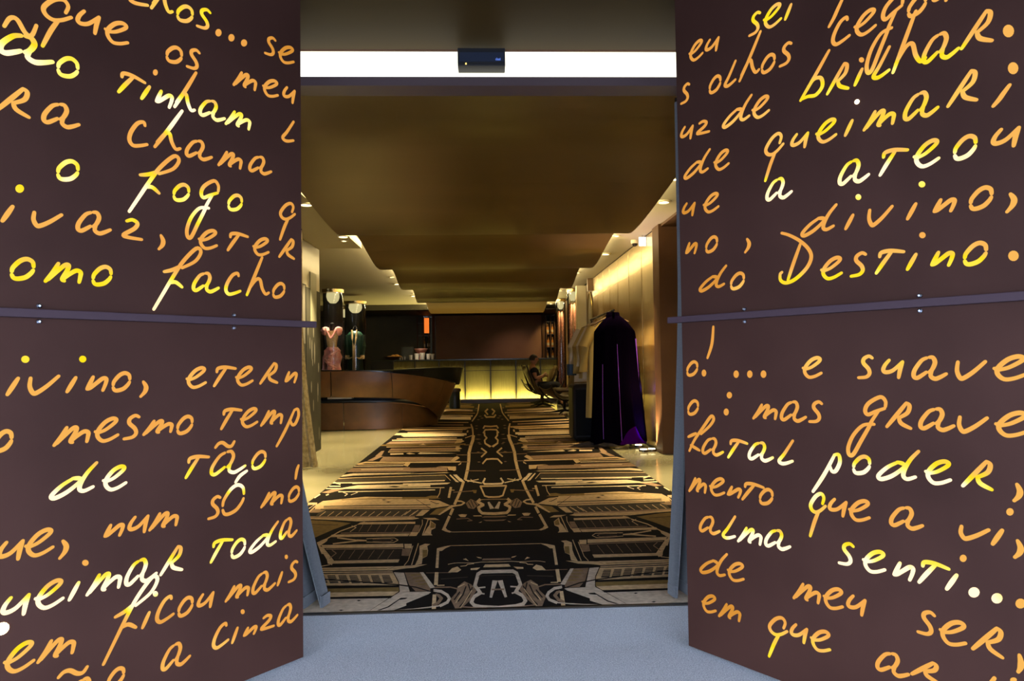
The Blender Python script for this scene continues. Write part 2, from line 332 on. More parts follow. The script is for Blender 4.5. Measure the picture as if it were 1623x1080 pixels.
G = {
'a': [[(.41, .95), (.25, .82), (.05, .40), (.02, .12), (.12, .04), (.30, .20), (.40, .31)], [(.49, .98), (.60, .97), (.66, .75), (.58, .45), (.48, .30)], [(.58, .45), (.53, .15), (.66, .02), (.82, .10), (1, .25)]],
'e': [[(0, .46), (.12, .42)], [(.14, .40), (.45, .52), (.82, .80), (.88, .95), (.70, 1), (.40, .85), (.12, .50), (.10, .22), (.30, .0), (.60, .04), (.95, .22)]],
'o': [[(.97, .64), (.92, .88), (.68, 1), (.38, .88), (.08, .55), (.02, .34)], [(.02, .18), (.10, .03), (.30, 0), (.62, .10), (.86, .32), (.95, .47)]],
'm': [[(0, .02), (.20, .48), (.36, 1)], [(.08, .12), (.35, .62), (.54, .93), (.64, .93), (.60, .65), (.46, .20), (.52, .10)], [(.47, .16), (.65, .45), (.85, .68), (.97, .60), (.96, .35), (.93, .08)]],
'n': [[(0, .15), (.15, .52), (.32, 1)], [(.02, .14), (.18, .22), (.50, .55), (.82, .85), (1, .80), (.96, .45), (.82, 0)]],
'u': [[(.30, 1), (.08, .70), (0, .42), (.14, .30), (.50, .42), (.98, .92)], [(.98, .92), (.86, .50), (.78, 0)]],
'v': [[(.05, .95), (.02, .45), (.12, .06), (.25, .04), (.60, .42), (1, 1)]],
'i': [[(1, 1), (.50, .50), (0, 0)]],
't': [[(.16, .76), (.22, .95), (.55, 1), (1, .90)], [(.58, .96), (.28, .45), (.04, 0)]],
'r': [[(0, .03), (.40, .50), (.82, 1)], [(.82, 1), (.95, .90), (.86, .62), (.50, .40)], [(.50, .42), (.60, .20), (1, .03)]],
's': [[(1, .92), (.75, 1), (.40, .88), (.36, .68), (.72, .42), (.80, .20), (.55, .04), (0, .0)]],
'c': [[(.88, .88), (.80, 1), (.45, .88), (.10, .50), (.0, .18), (.20, .0), (.60, .06), (1, .18)]],
'z': [[(.22, .90), (.52, 1), (.78, .84), (.62, .55), (.05, .15), (.30, .05), (1, .02)]],
'l': [[(1, 1), (.40, .42), (.02, .10), (.22, 0), (.55, .04), (.98, .16)]],
'h': [[(.97, 1), (.50, .50), (0, 0)], [(.08, .12), (.36, .36), (.52, .40), (.60, .22), (.74, .08), (.90, .12)]],
'H': [[(.70, 1), (.35, .50), (0, 0)], [(.08, .14), (.40, .40), (.60, .42), (.70, .20), (.85, .06), (1, .10)]],
'd': [[(.47, .57), (.22, .38), (0, .10), (.06, 0), (.30, .12), (.52, .32), (.68, .52)], [(.47, .58), (.60, .56), (.68, .50)], [(1, 1), (.80, .72), (.66, .42), (.62, .20), (.72, .12), (.92, .22)]],
'b': [[(.97, 1), (.50, .50), (0, 0)], [(.26, .28), (.48, .42), (.70, .40), (.74, .20), (.52, .04), (.25, .05), (.02, .02)]],
'q': [[(.82, .78), (.90, .92), (.74, 1), (.42, .92), (.12, .72), (.18, .60), (.42, .56), (.70, .62), (1, .74)], [(.60, .60), (.35, .35), (.08, 0)]],
'g': [[(.97, .85), (.97, .94), (.84, 1), (.55, .89), (.45, .77), (.52, .70), (.72, .76), (.95, .82)], [(.80, .78), (.62, .60), (.55, .50), (.35, .27), (.15, .04), (.04, .03), (.02, .15), (.15, .35), (.40, .52), (.68, .55)]],
'p': [[(.80, .97), (.50, .55), (.25, .25), (.02, 0)], [(.80, .98), (.96, 1), (1, .82), (.86, .60), (.72, .57), (.64, .68)]],
'f': [[(.60, .68), (.88, .80), (1, .95), (.90, 1), (.62, .78), (.40, .52), (.20, .26), (0, 0)], [(.22, .60), (.40, .64), (.57, .71)], [(.32, .43), (.46, .45), (.60, .38)]],
'F': [[(.50, .50), (.85, .75), (1, .93), (.90, 1), (.60, .70), (.25, .33), (.04, .02)], [(0, .38), (.30, .50)], [(.10, .17), (.44, .07)]],
'D': [[(.05, 1), (.30, .94), (.65, .80), (.92, .62), (1, .45), (.85, .25), (.50, .06), (.20, 0), (.02, .06), (0, .18), (.06, .22)], [(.66, .76), (.42, .36), (.25, .05)]],
',': [[(.50, 1), (1, .65), (.80, .32), (0, 0)]],
'~': [[(0, .20), (.18, .80), (.40, .85), (.65, .20), (.85, .15), (1, .85)]],
"'": [[(1, 1), (.4, .6), (0, 0)]], '/': [[(1, 1), (.62, .60), (.35, .30), (0, 0)]], '!': [[(1, 1), (.75, .45), (0, 0)]], '.': None}
KN = {',': 'comma', '.': 'dot', '~': 'tilde', "'": 'accent', '!': 'exclamation_stroke'}

def cr_path(p, n=5):
    out = []
    for i in range(len(p)-1):
        p0 = p[max(i-1, 0)]; p1 = p[i]; p2 = p[i+1]; p3 = p[min(i+2, len(p)-1)]
        for k in range(n):
            t = k/n
            out.append(tuple(0.5*(2*p1[j]+(p2[j]-p0[j])*t+(2*p0[j]-5*p1[j]+4*p2[j]-p3[j])*t*t+(3*p1[j]-p0[j]-3*p2[j]+p3[j])*t**3) for j in (0, 1)))
    out.append(p[-1]); return out

def painted_glow_at(px, py, segs):
    s = 0.09+0.17*((482-px)/482 if px < 700 else (px-1075)/548)  # painted rise in letter glow toward each leaf's outer edge
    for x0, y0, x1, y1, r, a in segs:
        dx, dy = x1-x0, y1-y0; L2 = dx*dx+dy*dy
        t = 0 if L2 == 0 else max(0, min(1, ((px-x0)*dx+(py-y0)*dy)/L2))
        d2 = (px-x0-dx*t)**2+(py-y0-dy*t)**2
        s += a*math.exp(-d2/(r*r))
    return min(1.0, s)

def glyph(leaf, ch, box, parent, slope, segs, wid=0.0155):
    x0, y0, x1, y1 = box
    cx, cy = (x0+x1)/2, (y0+y1)/2
    u, z, k = leaf.hit(cx, cy); ppm_v = F_PX/(k if k else 1)          # pixels per metre, vertical
    uu, _, _ = leaf.hit(cx+1, cy); ppm_h = 1/abs(uu-u)
    mb = MB(); lam = []
    def emit_strip(path_px, ws):
        P = [leaf.hit(*p)[:2] for p in path_px]; n = len(P); Lq = []; Rq = []
        for i in range(n):
            a = P[max(i-1, 0)]; b = P[min(i+1, n-1)]; dx, dy = b[0]-a[0], b[1]-a[1]; l = math.hypot(dx, dy) or 1e-9
            nx, ny = -dy/l, dx/l
            Lq.append((P[i][0]+nx*ws[i]/2, P[i][1]+ny*ws[i]/2)); Rq.append((P[i][0]-nx*ws[i]/2, P[i][1]-ny*ws[i]/2))
        vs = [leaf.w(*q, 0.0012) for q in Lq]+[leaf.w(*q, 0.0012) for q in Rq]
        fs = [(i, i+1, n+i+1, n+i) for i in range(n-1)]
        # rounded ends
        for e, j in ((0, 1), (n-1, n-2)):
            dx, dy = P[e][0]-P[j][0], P[e][1]-P[j][1]; l = math.hypot(dx, dy) or 1e-9; dx /= l; dy /= l; r = ws[e]/2
            b0 = len(vs)
            cap = [(P[e][0]+r*(math.cos(q)*(-dy)+math.sin(q)*dx), P[e][1]+r*(math.cos(q)*dx+math.sin(q)*dy)) for q in (0, PI/4, PI/2, 3*PI/4, PI)]
            vs += [leaf.w(*q, 0.0012) for q in cap]; fs.append(tuple(range(b0, b0+5)))
            lamx = path_px[e]
        mb.add(vs, fs)
        lam.extend([painted_glow_at(*p, segs) for p in path_px]*2+[painted_glow_at(*path_px[0], segs)]*5+[painted_glow_at(*path_px[-1], segs)]*5)
    if ch == '.':
        pts = [(cx+(x1-x0)/2*math.cos(2*PI*q/14), cy+(y1-y0)/2*math.sin(2*PI*q/14)) for q in range(14)]
        mb.poly([leaf.w(*leaf.hit(*p)[:2], 0.0012) for p in pts]); lam += [painted_glow_at(*p, segs) for p in pts]
    else:
        H = (y1-y0); W = max(x1-x0, 1)
        paths = [cr_path(p, 5) for p in G[ch]]
        sh = [[(px*W, -py*H+slope*px*W) for px, py in p] for p in paths]
        xs = [q[0] for p in sh for q in p]; ys_ = [q[1] for p in sh for q in p]
        iw = wid*ppm_h*0.42; ih = wid*ppm_v*0.42
        X0, X1, Y0, Y1 = x0+iw, x1-iw, y0+ih, y1-ih
        if X1-X0 < 1: X0 = X1 = cx; X1 += .5
        ax = (X1-X0)/max(max(xs)-min(xs), 1e-6); ay = (Y1-Y0)/max(max(ys_)-min(ys_), 1e-6)
        for p in sh:
            q = [(X0+(a-min(xs))*ax, Y0+(b-min(ys_))*ay) for a, b in p]; n = len(q)
            ws = [wid*(0.80+0.28*math.sin(PI*i/max(n-1, 1))) for i in range(n)]
            if ch == ',': ws = [wid*(0.75+0.5*math.sin(PI*min(1, i/(n-1)*1.1))) for i in range(n)]
            emit_strip(q, ws)
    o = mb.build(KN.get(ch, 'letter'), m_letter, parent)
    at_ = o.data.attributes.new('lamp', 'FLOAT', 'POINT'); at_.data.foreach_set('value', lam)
    return o

# (character, x0, y0, x1, y1) of every cut-out; a number alone sets the line's slope
LU = [.36, 'l', 203, -18, 237, 11, 'h', 237, -45, 278, 22, 'o', 279, 8, 307, 36, 's', 310, 13, 335, 47, '.', 341, 46, 351, 58, '.', 361.5, 54, 371.5, 66, '.', 381.5, 62.5, 391.5, 74, 's', 418, 58, 438, 89, 'e', 440, 73, 467, 102,
 'q', 64, -4, 116, 76, 'u', 120, 15, 160, 56, 'e', 164, 34, 205, 72, 'o', 262, 73, 290, 101, 's', 294, 77, 318, 111, 'm', 368, 113, 407, 145, 'e', 415, 126, 442, 155, 'u', 447.5, 136.5, 468.7, 165.4,
 '~', 3, 25, 61, 60, 'a', -4, 53, 87, 103, 'o', 89, 90, 126, 124, 't', 185, 114, 232, 148.5, 'i', 221.5, 135, 239.5, 159, '.', 242, 110, 250, 120, 'n', 245, 142, 275, 173, 'h', 274, 113, 313, 178, 'a', 314.6, 158, 358, 193, 'm', 355.5, 175, 397.7, 207.5, 'l', 446, 191, 467, 226,
 .24, 'r', -8, 138, 49, 189, 'a', 65.7, 163, 128, 204.6, 'c', 202, 191, 235.5, 234, 'h', 242.5, 173.5, 291, 239.5, 'a', 293, 221.5, 337.5, 255.5, 'm', 344, 239, 384, 269.5, 'a', 393.5, 247, 431.5, 278,
 .18, 'o', 88.6, 253, 126.4, 287.5, 'f', 202, 245, 286, 338, 'o', 273, 290.5, 301.4, 320, 'g', 293.5, 284.5, 348.5, 380, 'o', 360, 307.5, 385, 335, 'q', 441.7, 320.5, 469, 382,
 .13, 'i', 0, 324.5, 23.5, 353.5, '.', 24, 292.5, 38, 306, 'v', 49.5, 334, 100.6, 361.5, 'a', 120, 334, 177.5, 373, 'z', 192.5, 346, 227, 382.5, ',', 249, 371, 261, 397.5, 'e', 313, 363.5, 345.5, 396.5, 't', 358.7, 368, 394.5, 399, 'e', 399.4, 376.5, 427.3, 406.5, 'r', 440.5, 377.5, 467.5, 412.5,
 .07, 'o', 15, 408, 56.5, 445, 'm', 68.5, 415, 131, 450.5, 'o', 144.5, 420.5, 178.7, 454, 'f', 241, 391, 320.6, 493, 'a', 304, 431, 348.5, 465, 'c', 355.5, 431, 382.7, 469, 'H', 389, 406, 427.7, 470, 'o', 431, 447.5, 452.3, 473.5]
LL = [-.05, 'i', 8, 597, 32, 628.6, '.', 33.3, 564, 46.6, 575.6, 'v', 43.6, 593.6, 96, 627, 'i', 103, 596, 123, 624, '.', 125, 564, 136.7, 575, 'n', 134.7, 595, 171.4, 621.7, 'o', 176.4, 589, 208.3, 622, ',', 220, 603, 234, 631.4, 'e', 293.6, 581, 328, 616.7, 't', 337, 580, 375.3, 614.4, 'e', 372, 580, 402, 613, 'r', 410.3, 574, 441, 610.3, 'n', 450.5, 588.3, 471.4, 608.3,
 -.1, 'o', -12, 681, 21.7, 718, 'm', 82.5, 675, 143, 709, 'e', 148, 661, 189.4, 702, 's', 193.6, 656.4, 222.8, 698.6, 'm', 225, 665, 274.7, 691.7, 'o', 279, 658, 306.7, 689.7, 't', 348.3, 646.7, 384.4, 682.5, 'e', 379.7, 645.8, 409.4, 679, 'm', 411.7, 650, 448.3, 677, 'p', 436.4, 646.4, 475, 709.7,
 -.15, 'd', 77.8, 731, 156, 793, 'e', 161, 737, 202, 779, 't', 292, 721.4, 333, 760, '~', 339, 697.8, 373.3, 712, 'a', 332.5, 713.3, 390.5, 755, 'o', 397.8, 714, 422.5, 745.3,
 -.2, 'u', -5, 854.5, 39.5, 889.4, 'e', 37.6, 837, 86.7, 883.5, ',', 91.3, 855, 108, 888, 'n', 163.3, 829.5, 197.4, 853, 'u', 202.2, 815.5, 237, 845.9, 'm', 234.5, 811, 283, 843, 's', 328, 785, 351, 825, "'", 371, 744.5, 393, 767, 'o', 350.6, 766.7, 388.5, 818, 'm', 412, 779, 449, 806.5, 'o', 455.8, 770, 475.4, 797, "'", 466.4, 736, 474.7, 761,
 -.27, 'u', 1, 940, 49, 976.6, 'e', 53, 917.5, 102.6, 966.7, 'i', 106.6, 921, 127.5, 954, '.', 129.7, 887.5, 140.4, 897.4, 'm', 135, 907, 193, 946, 'a', 197, 884.5, 250, 929.6, 'r', 252, 864, 290.5, 914, 't', 331.8, 853.6, 370.2, 894, 'o', 365, 853, 390, 886, 'd', 393.6, 825, 442.2, 878, 'a', 442, 820, 471.7, 855.8,
 -.33, 'e', 4, 1015.5, 56.4, 1067.4, 'm', 57, 1010.7, 120, 1053, 'f', 161, 911, 252, 1056, 'i', 223, 968.6, 239, 998, '.', 241.7, 937, 250.3, 946.3, 'c', 246, 943, 277, 989, 'o', 280.8, 945, 307, 979, 'u', 311.7, 937, 340, 964.5, 'm', 355.5, 926, 395.7, 955.7, 'a', 398.4, 905, 437.4, 943, 'i', 438, 905.5, 448.6, 930, '.', 450.8, 879.4, 456.2, 886.7, 's', 455.4, 888, 472.8, 925,
 -.4, '~', 89.4, 1054.5, 141, 1077, 'a', 107, 1073, 160, 1115, 'o', 169, 1057, 198.7, 1092, 'a', 254.8, 1017.7, 303, 1064, 'c', 335.9, 986, 363.5, 1029.8, 'i', 365.7, 993.3, 378.3, 1021.5, '.', 381, 966, 387.7, 974, 'n', 384.5, 991.4, 407.8, 1010, 'z', 411.9, 973.4, 435.5, 1000, 'a', 438.7, 956, 472.8, 993.5]
RU = [-.42, 'e', 1091.4, 62, 1115.5, 97.5, 'u', 1117.4, 57.3, 1141, 82, 's', 1186, 17.3, 1207, 59, 'e', 1209, 4.3, 1240.2, 45.3, 'i', 1242.6, 4.8, 1256.4, 33.2, '/', 1311.7, -6, 1339, 45,
 -.38, 's', 1078.2, 130.8, 1094.5, 166.6, 'o', 1123.4, 118.5, 1144, 149.3, 'l', 1147.5, 94.4, 1168, 139, 'h', 1170.4, 47.7, 1207.7, 131, 'o', 1206, 84.3, 1230, 117.5, 's', 1234.2, 65.5, 1256.6, 107.6, 'c', 1317.8, 25, 1349, 73, 'e', 1352.6, 12.8, 1390.4, 57.8, 'g', 1371, -12, 1434, 118.5, 'o', 1437.4, -10, 1470.4, 28.4, 'u', 1477, -26, 1508, 3.5,
 -.3, 'u', 1078.4, 197.4, 1100, 221.5, 'z', 1103.5, 190.2, 1126, 214.3, 'd', 1144.6, 148.6, 1193.3, 204.2, 'e', 1191, 150.5, 1221, 188.5, 'b', 1266.7, 77.8, 1316.6, 162, 'r', 1309, 98.2, 1347, 151.7, 'i', 1352.6, 107, 1369.2, 137.7, '.', 1361.5, 90.8, 1370, 99.4, 'l', 1382, 71.8, 1412.6, 126.4, 'H', 1412.6, 15, 1470, 118, 'a', 1461, 49.8, 1522.4, 101.6, 'r', 1521, 14.4, 1575.8, 80.2, '.', 1589.6, 39.2, 1607.6, 59.5,
 -.25, 'd', 1083.7, 234.8, 1127, 285, 'e', 1130.7, 236, 1157, 271, 'q', 1211, 209.5, 1243.8, 289.2, 'u', 1253, 208.3, 1283, 235.5, 'e', 1292, 187, 1327.6, 227.5, 'i', 1337.4, 188.5, 1353.6, 217.4, 'm', 1367, 172.9, 1419.8, 209, 'a', 1431.4, 143.8, 1489.6, 192, 'r', 1499.5, 109.5, 1551.3, 171.7, '.', 1597.5, 98.7, 1614.4, 118, '/', 1571, 132, 1604, 171.4,
 -.2, 'u', 1081.3, 319.8, 1103, 343.4, 'e', 1113.8, 304.7, 1140.8, 338.4, 'a', 1213.7, 280.8, 1257, 319.3, 'a', 1328.3, 251.6, 1379.6, 294.5, 't', 1392.3, 234.8, 1441.5, 280.6, 'e', 1446.3, 219.8, 1491, 266.8, 'o', 1510.3, 213, 1550, 254.8, 'u', 1571, 199.4, 1618.7, 234.3,
 -.16, 'n', 1086, 383.6, 1105.9, 403.6, 'o', 1117.9, 373.5, 1138.6, 401.7, ',', 1179.3, 376.9, 1189.7, 402.4, 'd', 1269, 322.2, 1328, 376.4, 'i', 1338, 338.4, 1354.8, 365.6, '.', 1356, 307.8, 1365.4, 317.4, 'v', 1374.8, 324.6, 1417, 360, 'i', 1435.7, 320.5, 1454.7, 350, '.', 1456, 287.3, 1467, 297.4, 'n', 1477.8, 313.8, 1516.4, 338.4, 'o', 1535.4, 294.5, 1575.4, 334.3, ',', 1592.7, 304.7, 1611.2, 339,
 -.1, 'd', 1107.8, 419.3, 1153, 463.6, 'o', 1157.2, 431, 1181.2, 460.2, 'D', 1234.2, 367.3, 1288.4, 451, 'e', 1299.7, 406, 1336.5, 444.5, 's', 1346.6, 398.6, 1374.8, 440.7, 't', 1386.3, 395, 1435.5, 435.9, 'i', 1435.5, 400.5, 1455, 430, '.', 1457, 368, 1467.5, 378, 'n', 1474, 397.4, 1513.2, 423.4, 'o', 1526, 382.4, 1566.7, 422.2, '.', 1598, 397.4, 1615, 414.2]
RL = [.02, 'o', 1088, 571.7, 1107.2, 597.2, '!', 1119.8, 516, 1132.7, 569.8, '.', 1112.3, 586, 1119.8, 597.2, '.', 1162.8, 587.3, 1171.4, 599.4, '.', 1184.3, 587.3, 1193, 599.4, '.', 1205.8, 587.3, 1215, 599.4, 'e', 1270.7, 565, 1304.3, 600.7, 's', 1358.4, 562.3, 1385.3, 601.5, 'u', 1397.4, 568.5, 1433.6, 601.5, 'a', 1445.2, 563.6, 1503, 603.4, 'v', 1513.7, 570.6, 1565.2, 603.4, 'e', 1572.7, 562.3, 1629, 604.7,
 .07, 'o', 1089.5, 633.5, 1108.3, 659, '.', 1152, 621.4, 1160.6, 632, '.', 1147.2, 647.7, 1155.5, 659, 'm', 1192.3, 639.6, 1232.6, 666.5, 'a', 1236.6, 635, 1279.6, 670, 's', 1281, 634.8, 1305, 671, 'g', 1341.8, 627, 1406.8, 725, 'r', 1403, 636.4, 1446.5, 682, 'a', 1456, 645.8, 1515, 684.7, 'v', 1517, 658.4, 1568, 687.4, 'e', 1575.4, 651.7, 1632, 693.9,
 .13, 'F', 1089.5, 657.6, 1133.2, 717, 'a', 1112.3, 693.3, 1148, 723.7, 't', 1152.6, 696, 1186.4, 727.4, 'a', 1185.6, 700, 1227.2, 733, 'l', 1233, 696.6, 1259, 737.6, 'p', 1286.3, 718, 1334, 782, 'o', 1350.7, 721.5, 1381.3, 753, 'd', 1389.3, 713, 1459, 762.4, 'e', 1464.5, 729, 1509.6, 769.3, 'r', 1523, 729, 1575.4, 779.3, ',', 1604, 765, 1620.5, 797,
 .18, 'm', 1091, 756.4, 1120.4, 783.3, 'e', 1123.8, 757.2, 1150, 787.3, 'n', 1152, 769.8, 1176, 791, 't', 1175, 764.5, 1212.5, 794, 'o', 1203, 774, 1226.5, 801, 'q', 1282, 780.5, 1311, 852.3, 'u', 1312.6, 789, 1344, 821, 'e', 1344, 792, 1380.7, 827.6, 'a', 1409.7, 802.6, 1465.3, 841, 'v', 1519.6, 831.6, 1570.6, 857, 'i', 1570, 837.8, 1592.3, 865.7, '.', 1595, 805.6, 1607, 817.7, ',', 1605, 854.4, 1621.6, 886.7,
 .23, 'a', 1108.3, 817.7, 1142.6, 848.3, 'l', 1144.5, 816.9, 1167.3, 855.3, 'm', 1168.2, 835, 1208.4, 865.7, 'a', 1211.7, 839, 1254.6, 873.2, 's', 1327.8, 859.8, 1355.2, 896.9, 'e', 1366, 872.4, 1405.4, 909.5, 'n', 1414.3, 890, 1450.5, 922.4, 't', 1453.8, 888.5, 1507, 926, 'i', 1497.5, 909, 1519.8, 936.9, '.', 1521.2, 879.4, 1532.5, 891.2, '.', 1535, 931, 1553, 947.6, '.', 1571.4, 940.4, 1589.4, 957, '.', 1609.5, 949, 1626, 965,
 .3, 'd', 1109, 876.7, 1154.2, 914.9, 'e', 1152, 891.5, 1180.8, 922.9, 'm', 1256, 923.7, 1301, 958.6, 'e', 1303.8, 931.8, 1338.2, 967.2, 'u', 1341.8, 942.3, 1374, 978, 's', 1452.4, 968, 1484.1, 1008, 'e', 1487.6, 983.9, 1533.8, 1025, 'r', 1538.6, 993.3, 1592.3, 1045.6, ',', 1610.3, 1035.7, 1622, 1068.5,
 .36, 'e', 1111.8, 943, 1136.5, 972.6, 'm', 1138, 956, 1174.9, 986.8, 'q', 1217, 977.2, 1250, 1043, 'u', 1252.2, 987.9, 1281.5, 1021.7, 'e', 1283.6, 999, 1318, 1034.4, 'a', 1388, 1033.8, 1443, 1074.6, 'r', 1442.5, 1048.6, 1489.5, 1085, 'd', 1540, 1072, 1580, 1115, '.', 1601, 1074, 1612, 1082]
# glow streaks painted into the letters, standing for unbuilt lamps: x0,y0,x1,y1,radius,amount
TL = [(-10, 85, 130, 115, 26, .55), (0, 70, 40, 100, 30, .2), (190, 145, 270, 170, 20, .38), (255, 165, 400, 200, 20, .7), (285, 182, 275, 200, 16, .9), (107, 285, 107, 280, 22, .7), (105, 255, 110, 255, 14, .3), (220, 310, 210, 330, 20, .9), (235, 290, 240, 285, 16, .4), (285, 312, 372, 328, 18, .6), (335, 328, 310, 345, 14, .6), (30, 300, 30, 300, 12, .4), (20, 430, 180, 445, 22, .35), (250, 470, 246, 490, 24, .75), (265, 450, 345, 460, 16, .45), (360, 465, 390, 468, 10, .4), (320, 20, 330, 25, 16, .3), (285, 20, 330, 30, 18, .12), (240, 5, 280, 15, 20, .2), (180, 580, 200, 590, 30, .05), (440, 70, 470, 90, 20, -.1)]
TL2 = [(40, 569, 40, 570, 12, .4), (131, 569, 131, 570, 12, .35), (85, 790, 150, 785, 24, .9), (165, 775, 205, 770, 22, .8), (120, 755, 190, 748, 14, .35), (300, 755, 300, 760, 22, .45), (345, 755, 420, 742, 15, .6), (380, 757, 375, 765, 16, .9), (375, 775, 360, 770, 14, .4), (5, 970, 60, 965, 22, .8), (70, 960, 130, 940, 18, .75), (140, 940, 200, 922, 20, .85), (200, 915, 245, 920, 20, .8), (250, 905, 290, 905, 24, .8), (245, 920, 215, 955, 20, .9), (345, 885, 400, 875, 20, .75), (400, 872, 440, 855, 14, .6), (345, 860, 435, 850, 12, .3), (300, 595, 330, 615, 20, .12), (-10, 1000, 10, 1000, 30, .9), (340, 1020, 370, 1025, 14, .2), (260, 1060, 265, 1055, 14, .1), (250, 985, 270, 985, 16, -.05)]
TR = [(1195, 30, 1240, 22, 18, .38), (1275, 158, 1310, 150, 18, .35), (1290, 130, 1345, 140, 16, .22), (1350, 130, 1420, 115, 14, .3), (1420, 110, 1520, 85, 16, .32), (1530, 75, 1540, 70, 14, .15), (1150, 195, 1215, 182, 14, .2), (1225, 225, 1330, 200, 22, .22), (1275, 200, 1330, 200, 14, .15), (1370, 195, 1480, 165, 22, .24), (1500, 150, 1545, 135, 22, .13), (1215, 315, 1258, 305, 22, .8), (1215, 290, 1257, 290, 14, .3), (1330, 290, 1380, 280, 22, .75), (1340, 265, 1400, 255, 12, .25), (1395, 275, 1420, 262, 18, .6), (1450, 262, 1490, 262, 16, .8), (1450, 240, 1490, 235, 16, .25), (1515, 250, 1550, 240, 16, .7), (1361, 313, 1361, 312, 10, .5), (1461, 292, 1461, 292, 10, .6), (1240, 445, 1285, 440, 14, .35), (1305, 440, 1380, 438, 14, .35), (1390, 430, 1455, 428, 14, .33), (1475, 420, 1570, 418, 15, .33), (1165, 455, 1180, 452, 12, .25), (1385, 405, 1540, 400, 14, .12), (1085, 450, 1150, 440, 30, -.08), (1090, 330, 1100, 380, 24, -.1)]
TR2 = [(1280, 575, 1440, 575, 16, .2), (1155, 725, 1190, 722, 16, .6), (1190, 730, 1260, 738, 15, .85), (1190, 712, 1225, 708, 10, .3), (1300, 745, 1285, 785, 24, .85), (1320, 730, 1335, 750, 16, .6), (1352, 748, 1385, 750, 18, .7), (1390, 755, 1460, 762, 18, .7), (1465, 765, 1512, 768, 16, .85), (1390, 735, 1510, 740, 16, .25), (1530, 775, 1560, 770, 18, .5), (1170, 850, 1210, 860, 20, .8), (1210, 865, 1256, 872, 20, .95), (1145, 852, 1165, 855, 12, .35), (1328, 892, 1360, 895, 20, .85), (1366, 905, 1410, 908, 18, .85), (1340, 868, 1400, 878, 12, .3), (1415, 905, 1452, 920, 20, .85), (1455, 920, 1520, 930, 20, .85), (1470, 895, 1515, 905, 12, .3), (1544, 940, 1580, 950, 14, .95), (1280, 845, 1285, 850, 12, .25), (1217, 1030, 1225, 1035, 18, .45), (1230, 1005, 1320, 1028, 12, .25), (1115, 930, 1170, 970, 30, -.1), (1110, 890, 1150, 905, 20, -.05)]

def write(leaf, data, parent, segs, wid):
    i = 0; slope = 0
    while i < len(data):
        if not isinstance(data[i], str): slope = data[i]; i += 1; continue
        ch = data[i]; bx = data[i+1:i+5]; i += 5
        wd = wid
        if ch == 'a' and bx[3]-bx[1] > 49 and leaf is LEFT and bx[1] < 60: wd = wid*1.2
        glyph(leaf, ch, bx, parent, slope, segs, wd)

def leaf_prism(leaf, u0, u1, z0, z1, t0, t1):
    return MB().prism([leaf.w(u0, z0, t1), leaf.w(u1, z0, t1), leaf.w(u1, z1, t1), leaf.w(u0, z1, t1)], leaf.n*(t0-t1))
for leaf, nm, lab, up_d, lo_d, t_up, t_lo, bolts in ((LEFT, 'left', 'left open door leaf, dark brown panels cut with glowing handwriting', LU, LL, TL, TL2, (61, 370)), (RIGHT, 'right', 'right open door leaf, dark brown panels cut with glowing handwriting', RU, RL, TR, TR2, (1181, 1459.5))):
    t = thing('door_leaf', lab, 'door', leaf.p+Vector((0, 0, 0)))
    # edges leave the true rectangle a little, as the real leaves do
    pu = leaf_prism(leaf, 0, leaf.L, 1.255, 2.51, -0.045, 0).build('upper_panel', m_panel, t)
    pl = leaf_prism(leaf, 0, leaf.L, 0.012, 1.245, -0.045, 0).build('lower_panel', m_panel, t)
    fr = MB()
    for (a, b, c, d) in ((0.01, 0.05, 0.02, 2.5), (leaf.L-0.05, leaf.L-0.01, 0.02, 2.5), (0.05, leaf.L-0.05, 0.02, 0.06), (0.05, leaf.L-0.05, 2.45, 2.5)):
        fr.prism([leaf.w(a, c, -0.047), leaf.w(b, c, -0.047), leaf.w(b, d, -0.047), leaf.w(a, d, -0.047)], leaf.n*-0.10)
    fr.build('back_frame', m_panel_edge, t)
    leaf_prism(leaf, 0.01, leaf.L, 0.02, 2.5, -0.16, -0.148).build('back_panel', m_panel_edge, t)
    rl = leaf_prism(leaf, -0.052, leaf.L, 1.240, 1.264, 0.0, 0.022).build('middle_rail', m_rail, t, bevel=0.002)
    for bx in bolts:
        for dz in (-0.022, 0.022):
            u = leaf.hit(bx, 505)[0]; c = leaf.w(u, 1.252+dz, 0.0)
            MB().tube([c, Vector(c)+leaf.n*0.006, Vector(c)+leaf.n*0.010], [0.0065, 0.0065, 0.003], 8).build('bolt', m_bolt, t)
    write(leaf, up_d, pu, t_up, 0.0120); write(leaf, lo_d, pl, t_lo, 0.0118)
for leaf, px, py, r in ((RIGHT, 1358.5, 161.5, 0.007), (LEFT, 3, 997, 0.016)):
    u, z, _ = leaf.hit(px, py); c = leaf.w(u, z, 0.0); par = [o for o in C.objects if o.name.startswith('upper_panel' if z > 1.25 else 'lower_panel')][0 if leaf is LEFT else -1]
    MB().tube([Vector(c)-leaf.n*0.002, Vector(c)+leaf.n*0.002], [r, r], 14).build('lamp_hole', e_bulb, par, label='round hole showing a bare bulb')

